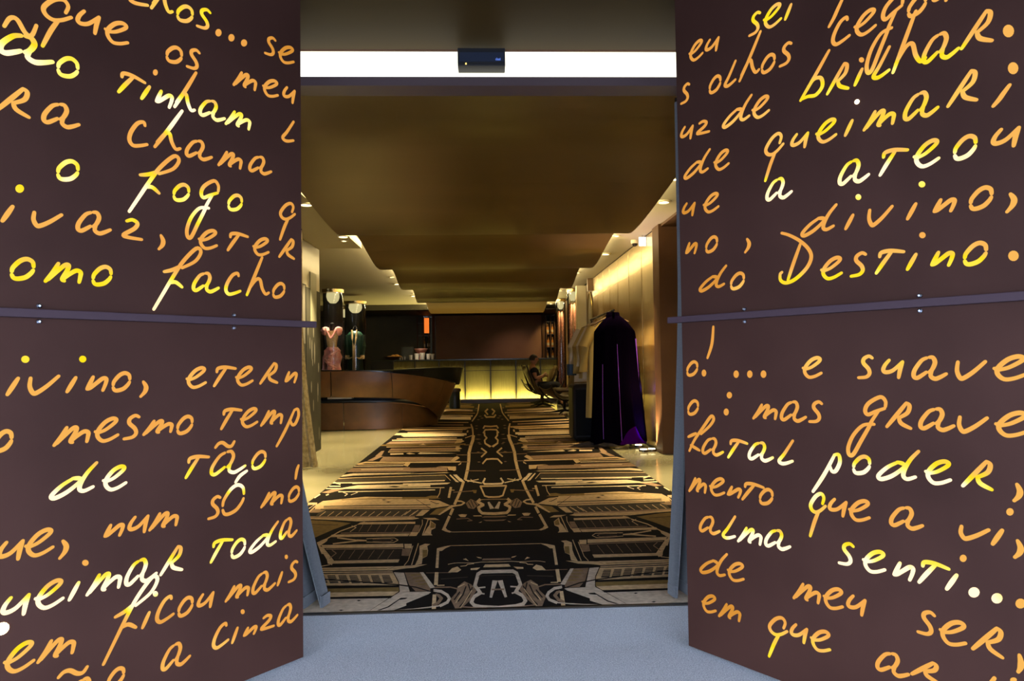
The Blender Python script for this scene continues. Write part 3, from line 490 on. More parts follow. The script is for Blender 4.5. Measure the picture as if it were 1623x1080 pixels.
# ---------------------------------------------------------------- printed carpet
CX = 0.035; HW = 1.475
LAY = [{}, {}, {}, {}, {}, {}]
COL = {'K': (0.0055, 0.0038, 0.0028), 'T': (0.50, 0.34, 0.17), 'C': (0.46, 0.36, 0.25), 'O': (0.19, 0.12, 0.035), 'B': (0.20, 0.125, 0.07), 'W': (0.62, 0.47, 0.28), 'M': (0.27, 0.17, 0.10), 'G': (0.05, 0.038, 0.024), 'N': (0.022, 0.015, 0.010)}
cmats = {}
for k, c in COL.items(): cmats[k] = mat('carpet print '+k, c, 0.85, col2=tuple(x*1.35 for x in c), scale=34, spec=0.12, detail=6)
keys = list(COL)
cp = MB()
NP = [0]
def clipY(p): return (CX if p[0] > CX-0.02 and p[0] > -0.2 and abs(p[0]-CX) < 0.03 or p[0] > CX else max(CX-HW+0.002, p[0]), max(3.077, p[1]))
def carpet_poly(pts, key, lay):
    NP[0] += 1; z = 0.0045+0.0010*lay+1.2e-6*NP[0]
    cp.m = keys.index(key)
    a = [clipY(p) for p in pts]
    if max(p[0] for p in a)-min(p[0] for p in a) < 1e-5: return
    cp.poly([(x, y, z) for x, y in a]); cp.poly([(2*CX-x, y, z) for x, y in reversed(a)])
def conv(org, sc_, pts): return [tuple(at_z(org[0]+x/sc_, org[1]+y/sc_, 0)[:2]) for x, y in pts]
def P(org, key, lay, pts, s=8.115): carpet_poly(conv(org, s, pts), key, lay)
def Ls(org, key, lay, pts, w, s=8.115):          # a line of width w (picture units of the crop) laid on the floor
    for a, b in zip(pts[:-1], pts[1:]):
        dx, dy = b[0]-a[0], b[1]-a[1]; l = math.hypot(dx, dy) or 1
        nx, ny = -dy/l*w/2, dx/l*w/2; ex, ey = dx/l*w*.25, dy/l*w*.25
        carpet_poly(conv(org, s, [(a[0]+nx-ex, a[1]+ny-ey), (b[0]+nx+ex, b[1]+ny+ey), (b[0]-nx+ex, b[1]-ny+ey), (a[0]-nx-ex, a[1]-ny-ey)]), key, lay)
o1 = (480, 860); o2 = (640, 860); o3 = (480, 760); o4 = (640, 760); o5 = (560, 670); o6 = (700, 640)
# first motif (nearest)
P(o1, 'C', 1, [(-200, 960), (860, 950), (1240, 650), (-200, 650)])
P(o1, 'C', 1, [(835, 930), (1170, 890), (1330, 830), (1330, 800), (1620, 680), (1660, 650), (1245, 655)])
Ls(o1, 'K', 3, [(790, 925), (860, 905), (1240, 655)], 7)
P(o1, 'K', 3, [(945, 912), (1090, 850), (1260, 735), (1350, 735), (1320, 752), (1240, 762), (1105, 858), (990, 912)])
P(o1, 'K', 3, [(690, 770), (720, 762), (750, 770), (720, 780)]); P(o1, 'K', 3, [(460, 897), (490, 888), (530, 895), (490, 905)])
P(o1, 'T', 2, [(-200, 675), (1235, 650), (1170, 708), (-200, 735)]); P(o1, 'K', 3, [(-200, 737), (1165, 708), (1130, 740), (-200, 760)])
P(o1, 'O', 2, [(-200, 625), (1240, 595), (1240, 648), (-200, 675)])
P(o1, 'K', 2, [(-200, 575), (1240, 570), (1240, 592), (-200, 612)])
P(o1, 'T', 1, [(-200, 430), (1170, 408), (1240, 530), (1240, 572), (-200, 580)])
for k in range(-6, 7):
    x = 1015-140*k+ (0)
    if x < -200 or x > 1100: continue
    P(o1, 'G', 2, [(x, 442), (x+100, 440), (x+145, 540), (x+35, 545)])
    for j in range(4): Ls(o1, 'T', 3, [(x+12+j*8, 460+j*20), (x+112+j*9, 457+j*20)], 5)
P(o1, 'T', 1, [(-200, 350), (1180, 322), (1080, 375), (-200, 392)]); P(o1, 'T', 1, [(-200, 400), (1150, 387), (1165, 400), (-200, 415)])
Ls(o1, 'O', 2, [(-200, 372), (1080, 355)], 8)
P(o1, 'C', 1, [(1170, 400), (1300, 405), (1375, 650), (1245, 655), (1240, 530)])
P(o1, 'B', 1, [(1310, 402), (1510, 402), (1640, 580), (1640, 645), (1450, 645), (1365, 560)])
for k in range(4): Ls(o1, 'O', 2, [(1390+k*30, 440+k*40), (1510+k*30, 430+k*40)], 14)
P(o1, 'C', 2, [(1505, 402), (1550, 402), (1700, 600), (1640, 610)])
Ls(o1, 'K', 4, [(-100, 470), (240, 495), (860, 540), (1240, 570), (1450, 600), (1620, 650), (1780, 690)], 15)
Ls(o1, 'K', 4, [(1160, 400), (1230, 530), (1243, 650)], 9)
P(o1, 'T', 1, [(390, 252), (1245, 232), (1225, 272), (375, 288)])
P(o1, 'T', 2, [(185, 40), (270, 90), (400, 250), (375, 310), (320, 290), (310, 240), (200, 60)])
Ls(o1, 'T', 2, [(205, 330), (345, 305)], 10)
P(o1, 'N', 0.5, [(300, 100), (1270, 95), (1240, 232), (420, 245)])
for k in range(6): Ls(o1, 'B', 2, [(465+125*k, 228), (545+125*k, 115)], 7)
Ls(o1, 'B', 2, [(375, 115), (430, 155), (345, 222)], 12)
P(o1, 'T', 1, [(235, 48), (1290, 30), (1295, 78), (260, 88)]); Ls(o1, 'M', 1, [(300, 102), (1290, 92)], 9)
P(o1, 'B', 1, [(1280, 95), (1390, 95), (1370, 190), (1268, 185)]); P(o1, 'T', 1, [(1305, 33), (1400, 33), (1400, 90), (1310, 90)])
Ls(o1, 'T', 2, [(1415, 60), (1355, 250), (1305, 312)], 9); Ls(o1, 'T', 2, [(1485, 30), (1400, 305)], 12)
P(o1, 'T', 1, [(1500, 60), (1570, 30), (1640, 35), (1600, 60), (1610, 120), (1600, 190), (1540, 220), (1530, 290), (1440, 312), (1480, 230), (1500, 160)])
P(o1, 'O', 2, [(1540, 110), (1600, 110), (1600, 190), (1540, 215)]); P(o1, 'K', 3, [(1475, 140), (1500, 150), (1470, 240), (1450, 240)])
P(o1, 'T', 1, [(1080, 378), (1180, 325), (1440, 308), (1600, 296), (1440, 340), (1300, 352), (1150, 375)])
# centre of first motif
for pts in ([(425, 100), (458, 100), (445, 345), (408, 345)], [(400, 402), (447, 402), (437, 568), (388, 568)], [(372, 690), (418, 690), (405, 918), (350, 918)]): P(o2, 'T', 2, pts)
P(o2, 'T', 2, [(425, 92), (520, 68), (600, 54), (600, 64), (535, 92), (492, 125), (455, 128)])
Ls(o2, 'T', 2, [(600, 58), (1200, 44)], 7)
Ls(o2, 'C', 2, [(1175, 392), (1000, 398), (955, 425), (935, 500), (915, 575), (965, 640), (985, 670), (900, 720), (870, 790), (905, 830), (1000, 850), (1175, 860)], 44)
P(o2, 'K', 1, [(960, 440), (1180, 440), (1180, 850), (920, 820), (900, 770), (980, 660)])
Ls(o2, 'C', 3, [(950, 608), (1045, 598)], 18); Ls(o2, 'C', 3, [(950, 672), (1035, 685)], 18)
Ls(o2, 'C', 3, [(1155, 520), (1120, 725)], 32); Ls(o2, 'B', 4, [(1135, 632), (1190, 630)], 20); P(o2, 'K', 4, [(1165, 545), (1190, 545), (1190, 610), (1165, 610)])
P(o2, 'T', 2, [(570, 405), (620, 350), (690, 328), (740, 370), (690, 402)]); Ls(o2, 'B', 1, [(290, 408), (600, 404)], 8)
P(o2, 'B', 2, [(1020, 225), (1180, 222), (1180, 247), (1005, 247)]); P(o2, 'T', 2, [(1045, 303), (1180, 300), (1180, 337), (1020, 337)])
P(o2, 'T', 2, [(930, 200), (1000, 212), (1000, 224), (960, 218)]); P(o2, 'T', 2, [(860, 352), (985, 340), (940, 373), (860, 373)])
P(o2, 'T', 2, [(760, 235), (800, 222), (835, 258), (800, 245)]); Ls(o2, 'T', 2, [(570, 300), (640, 285), (700, 280), (900, 282), (1000, 270), (1180, 268)], 7)
Ls(o2, 'T', 2, [(730, 325), (800, 318), (820, 300), (900, 290)], 10); Ls(o2, 'G', 2, [(480, 490), (820, 465)], 9); Ls(o2, 'G', 2, [(960, 452), (1180, 440)], 7)
Ls(o2, 'C', 3, [(390, 640), (480, 652), (560, 700), (588, 745), (560, 795), (470, 838)], 36); Ls(o2, 'C', 3, [(480, 836), (300, 862), (100, 885), (-100, 905), (-500, 925)], 14)
Ls(o2, 'B', 2, [(425, 680), (485, 740), (440, 800), (380, 832)], 40)
P(o2, 'B', 2, [(690, 590), (780, 520), (870, 560), (935, 640), (850, 770), (740, 885), (660, 875), (600, 750), (680, 660)])
for a in ([(800, 590), (760, 700), (700, 780)], [(880, 600), (840, 720), (720, 850)], [(720, 660), (650, 760)], [(830, 560), (860, 650), (800, 760)]): Ls(o2, 'K', 3, a, 16)
for a in ([(780, 560), (700, 600)], [(875, 640), (790, 780), (730, 870)], [(740, 690), (670, 800)]): Ls(o2, 'T', 4, a, 12)
Ls(o2, 'B', 2, [(400, 598), (600, 595), (700, 620)], 16); Ls(o2, 'T', 3, [(430, 575), (520, 573)], 12); Ls(o2, 'M', 2, [(750, 850), (900, 860), (1175, 870)], 14)
# second row
Ls(o3, 'T', 2, [(445, 768), (700, 800)], 16); Ls(o3, 'T', 2, [(390, 845), (700, 808)], 16); P(o3, 'T', 2, [(650, 800), (700, 788), (820, 795), (820, 812), (700, 815)])
Ls(o3, 'T', 1, [(820, 778), (1050, 768), (1180, 768), (1225, 795), (1170, 825), (1040, 828), (820, 820)], 8); Ls(o3, 'B', 1, [(900, 785), (1120, 780), (1160, 797), (1120, 815), (900, 812)], 8)
P(o3, 'T', 2, [(180, 830), (240, 800), (330, 765), (310, 810), (225, 870), (290, 975), (240, 975)])
P(o3, 'T', 1, [(375, 725), (1380, 708), (1350, 743), (340, 757)]); Ls(o3, 'M', 1, [(490, 706), (1390, 695)], 9)
P(o3, 'T', 1, [(1395, 690), (1492, 690), (1460, 741), (1362, 743)]); P(o3, 'B', 1, [(1440, 600), (1510, 600), (1490, 682), (1400, 685)])
P(o3, 'N', 0.5, [(700, 600), (1430, 595), (1380, 690), (520, 695)])
for k in range(6): Ls(o3, 'B', 2, [(720+112*k, 688), (775+112*k, 598)], 7)
P(o3, 'T', 1, [(760, 563), (1447, 558), (1445, 584), (750, 592)]); P(o3, 'T', 2, [(690, 600), (735, 572), (800, 557), (765, 590)])
Ls(o3, 'T', 2, [(690, 606), (480, 682), (300, 785)], 13); Ls(o3, 'T', 2, [(630, 612), (685, 635), (610, 688)], 8)
P(o3, 'O', 1, [(-100, 530), (300, 545), (620, 575), (400, 655), (150, 765), (-100, 860)]); Ls(o3, 'K', 2, [(100, 595), (450, 600)], 5)
P(o3, 'T', 1, [(-100, 515), (1430, 500), (1500, 515), (1420, 530), (700, 553), (400, 535)]); P(o3, 'M', 1, [(-100, 488), (1440, 484), (1440, 502), (-100, 515)])
P(o3, 'G', 1, [(160, 490), (230, 415), (1540, 400), (1450, 484)]); P(o3, 'T', 1, [(1540, 400), (1640, 400), (1540, 480), (1450, 484)])
for k in range(12): Ls(o3, 'T', 2, [(215+105*k, 487), (292+105*k, 430)], 8)
P(o3, 'T', 1, [(150, 405), (170, 340), (260, 290), (800, 235), (1300, 240), (1620, 260), (1640, 400)]); P(o3, 'B', 1, [(100, 395), (200, 393), (300, 405), (200, 440), (80, 440)])
Ls(o3, 'G', 2, [(270, 360), (900, 348), (1640, 340)], 10); Ls(o3, 'G', 2, [(230, 400), (900, 405), (1640, 400)], 14); Ls(o3, 'B', 2, [(270, 380), (1640, 375)], 12); Ls(o3, 'O', 2, [(500, 275), (1000, 258), (1500, 262)], 9)
P(o3, 'K', 3, [(1060, 305), (1100, 298), (1145, 305), (1100, 312)]); P(o3, 'K', 3, [(1010, 278), (1040, 272), (1080, 278), (1040, 284)])
P(o3, 'T', 1, [(60, 310), (185, 310), (180, 350), (80, 440), (60, 440)]); P(o3, 'K', 2, [(70, 345), (170, 340), (80, 425), (50, 425)]); Ls(o3, 'C', 3, [(80, 325), (165, 330), (80, 390)], 8)
P(o4, 'T', 1, [(0, 265), (240, 270), (350, 275), (450, 282), (605, 350), (340, 392), (0, 402)]); Ls(o4, 'K', 2, [(160, 270), (345, 385)], 5); Ls(o4, 'K', 2, [(345, 295), (420, 325), (450, 325)], 8); Ls(o4, 'G', 2, [(340, 390), (600, 352)], 6)
P(o4, 'O', 1, [(330, 465), (420, 392), (605, 362), (465, 468)]); P(o4, 'T', 1, [(600, 345), (680, 340), (465, 470), (440, 468)])
P(o4, 'G', 1, [(0, 402), (240, 405), (150, 470), (0, 478)])
for k in range(2): Ls(o4, 'T', 2, [(10+95*k, 470), (90+95*k, 410)], 10)
Ls(o3, 'W', 2, [(460, 172), (900, 165), (1640, 150)], 10); Ls(o3, 'W', 2, [(300, 130), (900, 125), (1640, 116)], 12)
P(o3, 'W', 1, [(520, 118), (700, 85), (1640, 66), (1640, 100), (520, 122)]); Ls(o3, 'W', 2, [(640, 66), (1640, 35)], 10); P(o3, 'G', 2, [(1100, 105), (1160, 95), (1250, 100), (1200, 112)]); P(o3, 'G', 2, [(1250, 92), (1350, 84), (1350, 94)])
Ls(o3, 'C', 2, [(520, 180), (575, 200), (540, 225)], 9); Ls(o3, 'C', 2, [(650, 165), (705, 180), (620, 212)], 7)
for a in ((390, 50, 480, 75), (150, 250, 220, 205), (340, 100, 480, 100), (300, 215, 330, 205)): Ls(o3, 'W', 2, [(a[0], a[1]), (a[2], a[3])], 14)
P(o3, 'M', 1, [(240, 180), (400, 130), (560, 130), (330, 190)])
Ls(o4, 'W', 2, [(-20, 45), (525, 25)], 12); P(o4, 'W', 1, [(-10, 62), (600, 52), (560, 72), (-10, 100)]); Ls(o4, 'W', 2, [(-10, 122), (520, 118)], 9); Ls(o4, 'W', 2, [(-10, 155), (400, 147)], 12)
P(o4, 'O', 1, [(-20, 240), (280, 238), (350, 220), (440, 222), (430, 245), (480, 258), (-20, 268)])
# centre
Ls(o4, 'T', 2, [(508, 665), (545, 585), (585, 495)], 34); Ls(o4, 'T', 2, [(600, 465), (630, 395)], 34); Ls(o4, 'T', 2, [(655, 330), (690, 255), (735, 150), (768, 45)], 34); P(o4, 'T', 2, [(495, 660), (540, 640), (560, 665), (620, 690), (590, 700), (530, 685)])
Ls(o4, 'T', 2, [(560, 690), (640, 693), (1180, 683)], 7)
Ls(o4, 'T', 2, [(1180, 455), (1010, 450), (975, 420), (960, 375), (1025, 342), (950, 300), (980, 272)], 34); Ls(o4, 'T', 2, [(960, 275), (1180, 268)], 5)
Ls(o4, 'C', 3, [(1090, 312), (1118, 388)], 24); Ls(o4, 'T', 2, [(1180, 97), (985, 100), (1010, 155), (1040, 225), (1090, 240), (1180, 240)], 20)
Ls(o4, 'W', 2, [(1180, 70), (1040, 70), (1018, 50), (1045, 0)], 22); P(o4, 'T', 2, [(700, 470), (750, 462), (815, 466), (790, 500), (730, 500)])
P(o4, 'B', 2, [(860, 265), (940, 300), (960, 340), (900, 395), (830, 385), (795, 320)])
for a in ([(860, 280), (900, 370)], [(900, 290), (940, 350)], [(830, 310), (870, 380)]): Ls(o4, 'K', 3, a, 10)
Ls(o4, 'T', 2, [(660, 288), (740, 295), (782, 315), (740, 342), (620, 362)], 18); Ls(o4, 'B', 2, [(640, 178), (900, 160)], 10); P(o4, 'O', 2, [(880, 150), (940, 150), (930, 190), (900, 190)])
P(o4, 'T', 1, [(340, 540), (410, 590), (405, 640), (355, 665), (350, 712), (370, 735), (245, 735), (300, 640), (330, 600)]); P(o4, 'O', 2, [(350, 560), (405, 595), (395, 640), (340, 640)])
Ls(o4, 'T', 2, [(238, 535), (240, 590), (190, 700)], 8); Ls(o4, 'T', 2, [(312, 535), (240, 735)], 12); P(o4, 'T', 1, [(240, 510), (400, 508), (460, 535), (330, 535)])
Ls(o4, 'T', 2, [(605, 118), (580, 242)], 30); Ls(o4, 'T', 2, [(590, 148), (650, 152)], 10); Ls(o4, 'T', 2, [(472, 125), (462, 190), (432, 245)], 10)
P(o4, 'W', 2, [(685, 0), (740, 0), (785, 45), (740, 45)]); Ls(o4, 'T', 2, [(640, 0), (700, 45)], 14); Ls(o4, 'W', 2, [(790, 20), (1000, 60)], 14); Ls(o4, 'W', 2, [(820, 40), (960, 10)], 10); Ls(o4, 'W', 2, [(860, 10), (900, 50)], 10)
P(o4, 'B', 2, [(1040, 487), (1180, 487), (1180, 505), (1000, 505)]); P(o4, 'B', 2, [(1020, 535), (1180, 535), (1180, 552), (1060, 552)]); P(o4, 'T', 2, [(890, 480), (990, 475), (1010, 490), (900, 490)]); Ls(o4, 'B', 2, [(680, 525), (820, 515), (880, 545), (820, 550)], 10); P(o4, 'T', 2, [(960, 572), (1010, 555), (990, 572)])
# third row
P(o5, 'W', 2, [(1235, 685), (1250, 680), (1355, 775), (1320, 775)]); P(o5, 'W', 2, [(1280, 680), (1330, 680), (1420, 770), (1370, 770)])
Ls(o5, 'T', 2, [(-600, 740), (0, 722), (1180, 685), (1250, 755)], 9); P(o5, 'G', 1, [(-600, 745), (1180, 695), (1200, 750), (-600, 800)])
Ls(o5, 'W', 2, [(-400, 790), (0, 785), (1170, 758)], 12)
P(o5, 'W', 1, [(-500, 690), (0, 662), (1250, 648), (1320, 610), (1310, 628), (1210, 658), (0, 692), (-500, 715)])
P(o5, 'M', 1, [(-150, 595), (150, 588), (1070, 580), (1205, 580), (1210, 635), (-300, 650)]); P(o5, 'T', 1, [(1080, 572), (1320, 574), (1322, 626), (1225, 622), (1210, 585)]); Ls(o5, 'K', 2, [(730, 590), (1070, 583)], 10); Ls(o5, 'W', 2, [(-100, 575), (640, 562)], 10); Ls(o5, 'W', 2, [(100, 615), (640, 608)], 8)
Ls(o5, 'T', 1, [(0, 545), (160, 520), (640, 520), (1370, 512)], 18); Ls(o5, 'T', 2, [(60, 550), (650, 540)], 10); P(o5, 'T', 2, [(640, 560), (680, 520), (740, 525), (700, 575)]); P(o5, 'T', 2, [(1350, 550), (1390, 520), (1385, 545), (1350, 560)])
P(o5, 'M', 1, [(385, 448), (1290, 455), (1250, 500), (335, 508)]); P(o5, 'T', 1, [(1295, 455), (1335, 440), (1370, 462), (1300, 505), (1250, 500)]); P(o5, 'M', 1, [(180, 500), (300, 440), (390, 440), (250, 500)])
Ls(o5, 'W', 2, [(480, 415), (640, 410)], 18); P(o5, 'W', 2, [(830, 410), (860, 392), (1250, 402), (1340, 405), (860, 415)]); P(o5, 'W', 2, [(680, 408), (720, 395), (800, 412), (720, 418)]); P(o5, 'M', 1, [(280, 440), (360, 375), (400, 370), (360, 440)])
Ls(o5, 'T', 2, [(450, 387), (1370, 372)], 10); P(o5, 'M', 1, [(490, 338), (1320, 330), (1305, 362), (450, 374)]); P(o5, 'T', 1, [(1320, 320), (1350, 318), (1400, 340), (1340, 362), (1310, 358)])
Ls(o5, 'T', 2, [(430, 322), (1370, 310)], 11); P(o5, 'T', 2, [(840, 300), (900, 278), (940, 300)]); Ls(o5, 'O', 1, [(350, 300), (1440, 285)], 16)
P(o5, 'M', 1, [(480, 252), (1340, 238), (1310, 272), (415, 285)]); P(o5, 'T', 1, [(1330, 235), (1400, 232), (1430, 245), (1380, 268), (1300, 275)]); Ls(o5, 'W', 2, [(500, 236), (1400, 224)], 12); Ls(o5, 'T', 2, [(560, 215), (1330, 205)], 9)
P(o5, 'W', 1, [(610, 175), (760, 152), (1440, 152), (1420, 180), (650, 190)]); Ls(o5, 'T', 1, [(700, 135), (1400, 125)], 12); P(o5, 'T', 1, [(660, 105), (800, 88), (1480, 82), (1440, 98), (700, 110)]); Ls(o5, 'O', 1, [(700, 72), (1540, 65)], 12)
Ls(o5, 'T', 2, [(1440, 740), (1470, 610), (1485, 500), (1488, 400), (1510, 310), (1535, 240), (1545, 180)], 38); Ls(o5, 'T', 2, [(1540, 165), (1535, 90), (1515, 30)], 18); Ls(o5, 'T', 2, [(1440, 205), (1540, 170)], 10)
for y, x0, x1 in ((515, 1380, 1480), (425, 1330, 1470), (295, 1430, 1510), (630, 1440, 1700), (400, 1500, 1700)): Ls(o5, 'B', 2, [(x0, y), (x1, y)], 9)
# far rows and the chain of rings along the middle
Q = 10.14
for pts in ([(775, 700), (700, 650), (690, 600), (725, 560), (690, 520), (690, 475)], [(640, 730), (720, 790), (640, 865)], [(800, 900), (720, 905), (660, 975)], [(775, 425), (700, 430), (670, 480)], [(670, 405), (690, 370), (775, 375)], [(690, 190), (720, 225), (775, 220)], [(740, 180), (700, 130), (740, 95)]):
    Ls(o6, 'T', 2, pts, 24, Q)
for pts in ([(600, 20), (580, 150), (560, 190), (490, 290)], [(470, 340), (490, 400), (505, 510)]): Ls(o6, 'T', 2, pts, 18, Q)
for y, h, k, x1 in ((240, 50, 'W', 470), (395, 16, 'T', 470), (425, 24, 'T', 340), (500, 34, 'W', 400), (200, 14, 'T', 500), (120, 30, 'M', 500), (60, 30, 'O', 520), (160, 14, 'T', 540), (310, 14, 'T', 430), (350, 20, 'M', 350)):
    P(o6, k, 1, [(-900, y-h/2), (x1, y-h/2), (x1, y+h/2), (-900, y+h/2)], Q)
for x, y, w_ in ((590, 265, 50), (650, 240, 60), (560, 80, 40), (620, 210, 60), (560, 410, 60), (560, 365, 60), (620, 660, 60), (590, 790, 70), (600, 950, 60), (600, 510, 80), (580, 580, 120), (600, 640, 60)):
    P(o6, 'B', 2, [(x-w_/2, y), (x, y-8), (x+w_/2, y), (x, y+8)], Q)
P(o6, 'T', 2, [(400, 470), (410, 435), (435, 440), (425, 475)], Q); P(o6, 'W', 2, [(475, 215), (485, 190), (500, 195), (490, 225)], Q)
for k in range(26):
    y = 13.6+k*0.19; a = random.uniform(-1.42, -1.0); b = random.uniform(-0.62, -0.36); h = random.uniform(0.04, 0.12)
    carpet_poly([(a, y), (b, y), (b+0.06, y+h/2), (b, y+h), (a, y+h)], random.choice('TMOMW' if k < 6 else 'OMOT'), 3)
t = thing('printed_carpet', 'long black and tan carpet printed with mirrored baroque ornament down the hall', 'carpet', (CX, 3.1, 0))
MB().box(CX-HW, CX+HW, 3.075, 18.3, -0.005, 0.0044).build('carpet_base', cmats['K'], t)
cp.build('printed_pattern', [cmats[k] for k in keys], t, kind='stuff', label='tan and ochre printed ornament, mirrored left and right')

# ---------------------------------------------------------------- lights of the room (each lamp with its own light)
DL = [(485, 323, 2.6, 60, 'in the left side ceiling, nearest the doorway'), (544, 374, 2.6, 40, 'in the left side ceiling where the first wave ends'), (629, 450, 2.69, 30, 'above the near end of the reception desk'), (655, 469, 2.69, 30, 'above the far end of the reception desk'), (671, 484, 2.69, 22, 'at the far left by the bar shelves'), (1052, 319, 2.69, 60, 'in the right side ceiling, nearest the doorway'), (960, 402, 2.69, 45, 'in the right side ceiling in front of the brass wall'), (873, 481, 2.56, 20, 'at the far right beside the bar')]
for i, (px, py, z, pw, where) in enumerate(DL):
    p = at_z(px, py, z)
    if abs(p.x) < 1.56: p.x = math.copysign(1.58, p.x)
    t = thing('ceiling_downlight', 'small round warm downlight '+where, 'light', p, 'downlights along the side ceilings')
    MB().lathe([(0.075, z-0.001), (0.075, z-0.012), (0.052, z-0.018), (0.050, z-0.004)], p.x, p.y, 20, cap=False).build('trim_ring', m_cream, t, smooth=True)
    MB().cyl(p.x, p.y, z-0.012, z-0.006, 0.050, 16).build('lens', e_lens, t)
    spot('downlight_beam', (p.x, p.y, z-0.02), pw*3.0, WARM, 110, 0.9, (0, 0, 0), 0.04, t)
# further narrow spots along the coves that pool light on carpet and floor
for k, (x, y, pw, rx, ry) in enumerate(((-1.72, 5.9, 130, 0, 12), (1.66, 5.9, 90, 0, -12), (-1.72, 8.3, 70, 0, 14), (1.66, 8.6, 60, 0, -10), (-1.64, 10.2, 110, 0, 4), (-1.75, 12.6, 60, 0, 5), (1.64, 12.2, 55, 0, -10), (-1.66, 15.6, 40, 0, 0), (1.66, 15.3, 30, 0, -8))):
    z = 2.60 if x < 0 and y < 8.9 else 2.69; side = 'left' if x < 0 else 'right'; where = {5.9: 'nearest the doorway', 8.3: 'by the glass wall', 8.6: 'above the velvet cape', 10.2: 'before the reception desk', 12.6: 'above the reception desk', 12.2: 'at the end of the brass wall', 15.6: 'above the black bench', 15.3: 'by the display tubes'}[y]
    t = thing('recessed_spotlight', 'small recessed spotlight in the '+side+' side ceiling, '+where, 'light', (x, y, z), 'recessed spotlights beside the wave ceiling')
    MB().lathe([(0.05, z-0.001), (0.05, z-0.010), (0.03, z-0.014), (0.03, z-0.002)], x, y, 16, cap=False).build('trim_ring', m_cream, t, smooth=True)
    MB().cyl(x, y, z-0.008, z-0.004, 0.029, 12).build('lens', e_lens, t)
    spot('spot_beam', (x, y, z-0.03), pw*6.5, WARM, 62, 0.8, (math.radians(rx), math.radians(ry), 0), 0.03, t)
# uplights on the floor by the brass wall
for i, (px, py, wh) in enumerate(((1012, 706, 'closest to the cape hem'), (1020, 713, 'in front of the other two'), (1043, 712, 'nearest the brown wall corner'))):
    p = at_z(px, py, 0.02); p.x = min(p.x, 1.965)
    t = thing('floor_uplight', 'small bright floor uplight '+wh, 'light', (p.x, p.y, 0))
    MB().lathe([(0.06, 0), (0.055, 0.022), (0.042, 0.024)], p.x, p.y, 18).build('housing', m_chrome, t, smooth=True)
    MB().cyl(p.x, p.y, 0.0245, 0.027, 0.042, 16).build('lens', e_lens, t)
    spot('uplight_beam', (p.x, p.y, 0.05), 130 if i else 40, (1.0, 0.72, 0.36), 75, 0.7, (PI, math.radians(9), 0), 0.04, t)

# door sensor
t = thing('door_sensor', 'black motion sensor box in the middle of the lit transom', 'sensor', (0, 3.0, 2.5))
a = at_y(725, 82, 2.98); b = at_y(801, 103, 2.98)
MB().box(a.x, b.x, 2.985, 3.068, b.z, a.z+0.02).build('housing', m_black, t, bevel=0.003)
MB().box(a.x+0.008, b.x-0.006, 2.980, 2.985, b.z+0.016, a.z-0.002).build('sensor_window', m_navy, t)
MB().cyl(0, 0, 0, 0, 0.001)
c = at_y(738.5, 100.5, 2.978); MB().box(c.x-0.0035, c.x+0.0035, 2.978, 2.984, c.z-0.003, c.z+0.003).build('indicator_light', e_led, t)
c = at_y(785.5, 94.5, 2.978); mb = MB()
for k, (x, w_, z, h) in enumerate(((0, .5, 0, 2.4), (.9, .35, 0, 3.6), (1.5, .6, 0, 2.4), (2.4, .5, 0, 2.2), (3.2, .6, 0, 2.4), (4.1, .35, 0, 3.2))):
    mb.box(c.x+(x)*0.0048, c.x+(x+w_*1.4)*0.0048, 2.9785, 2.9795, c.z-0.003, c.z-0.003+h*0.0035)
mb.build('printed_mark', e_blue, t, label='tiny blue printed maker mark')  # printed mark given a painted glow; it holds no lamp

# dome camera, exit sign
p = at_z(1006, 381, 2.69); t = thing('dome_camera', 'small dome security camera under the right side ceiling', 'camera', p)
MB().lathe([(0.052, 2.69), (0.052, 2.655), (0.047, 2.645)], p.x, p.y, 22).build('mount', m_cream, t, smooth=True)
MB().lathe([(0.040, 2.646), (0.037, 2.628), (0.025, 2.612), (0.009, 2.606), (0.001, 2.605)], p.x, p.y, 20).build('dome', m_blackmetal, t, smooth=True)
p = at_y(1018, 376, 8.6); t = thing('exit_sign', 'small glowing white sign hanging by the brass wall', 'sign', p)
MB().box(p.x-0.045, p.x+0.045, 8.59, 8.61, 2.55, 2.665).build('lit_face', e_exit, t, bevel=0.003)
MB().box(p.x-0.006, p.x+0.006, 8.595, 8.605, 2.665, 2.69).build('bracket', m_chrome, t)

# ---------------------------------------------------------------- curtains
def curtain(name, label, x_in, x_out, xb_in, yc, z0, z1, nf, amp, m, side, e0=0.35, ex=1.6):
    t = thing(name, label, 'curtain', ((x_in+x_out)/2, yc, 0))
    def fn(u, v):
        z = z1+(z0-z1)*v; e = max(0, v-e0)/(1-e0); xi = x_in+(xb_in-x_in)*(e**ex)
        x = x_out+(xi-x_out)*u
        return (x, yc+amp*math.sin(u*nf*2*PI+0.7*math.sin(v*3))*(0.6+0.6*v)-0.03*e*e+0.012*math.sin(5*v+9*u), z)
    MB().grid(fn, 90, 30).build('cloth', m, t, smooth=True, solid=0.004)
    def fh(u, v):
        q = fn(u, 1); return (q[0], q[1]-0.004, z0+0.05*v)
    MB().grid(fh, 90, 1).build('hem', m, t, smooth=True, solid=0.004)
    MB().tube([(x_out, yc, z1+0.012), (x_in, yc, z1+0.012)], 0.01, 8).build('rail', m_blackmetal, t)
curtain('door_curtain', 'slate grey curtain gathered behind the left door leaf', -0.95, -1.45, -0.735, 3.20, 0.012, 2.33, 9, 0.055, m_curtain, -1, 0.45, 1.7)
curtain('door_curtain', 'slate blue grey curtain gathered behind the right door leaf', 0.912, 1.50, 0.825, 3.20, 0.012, 2.33, 9, 0.055, m_curtain, 1)
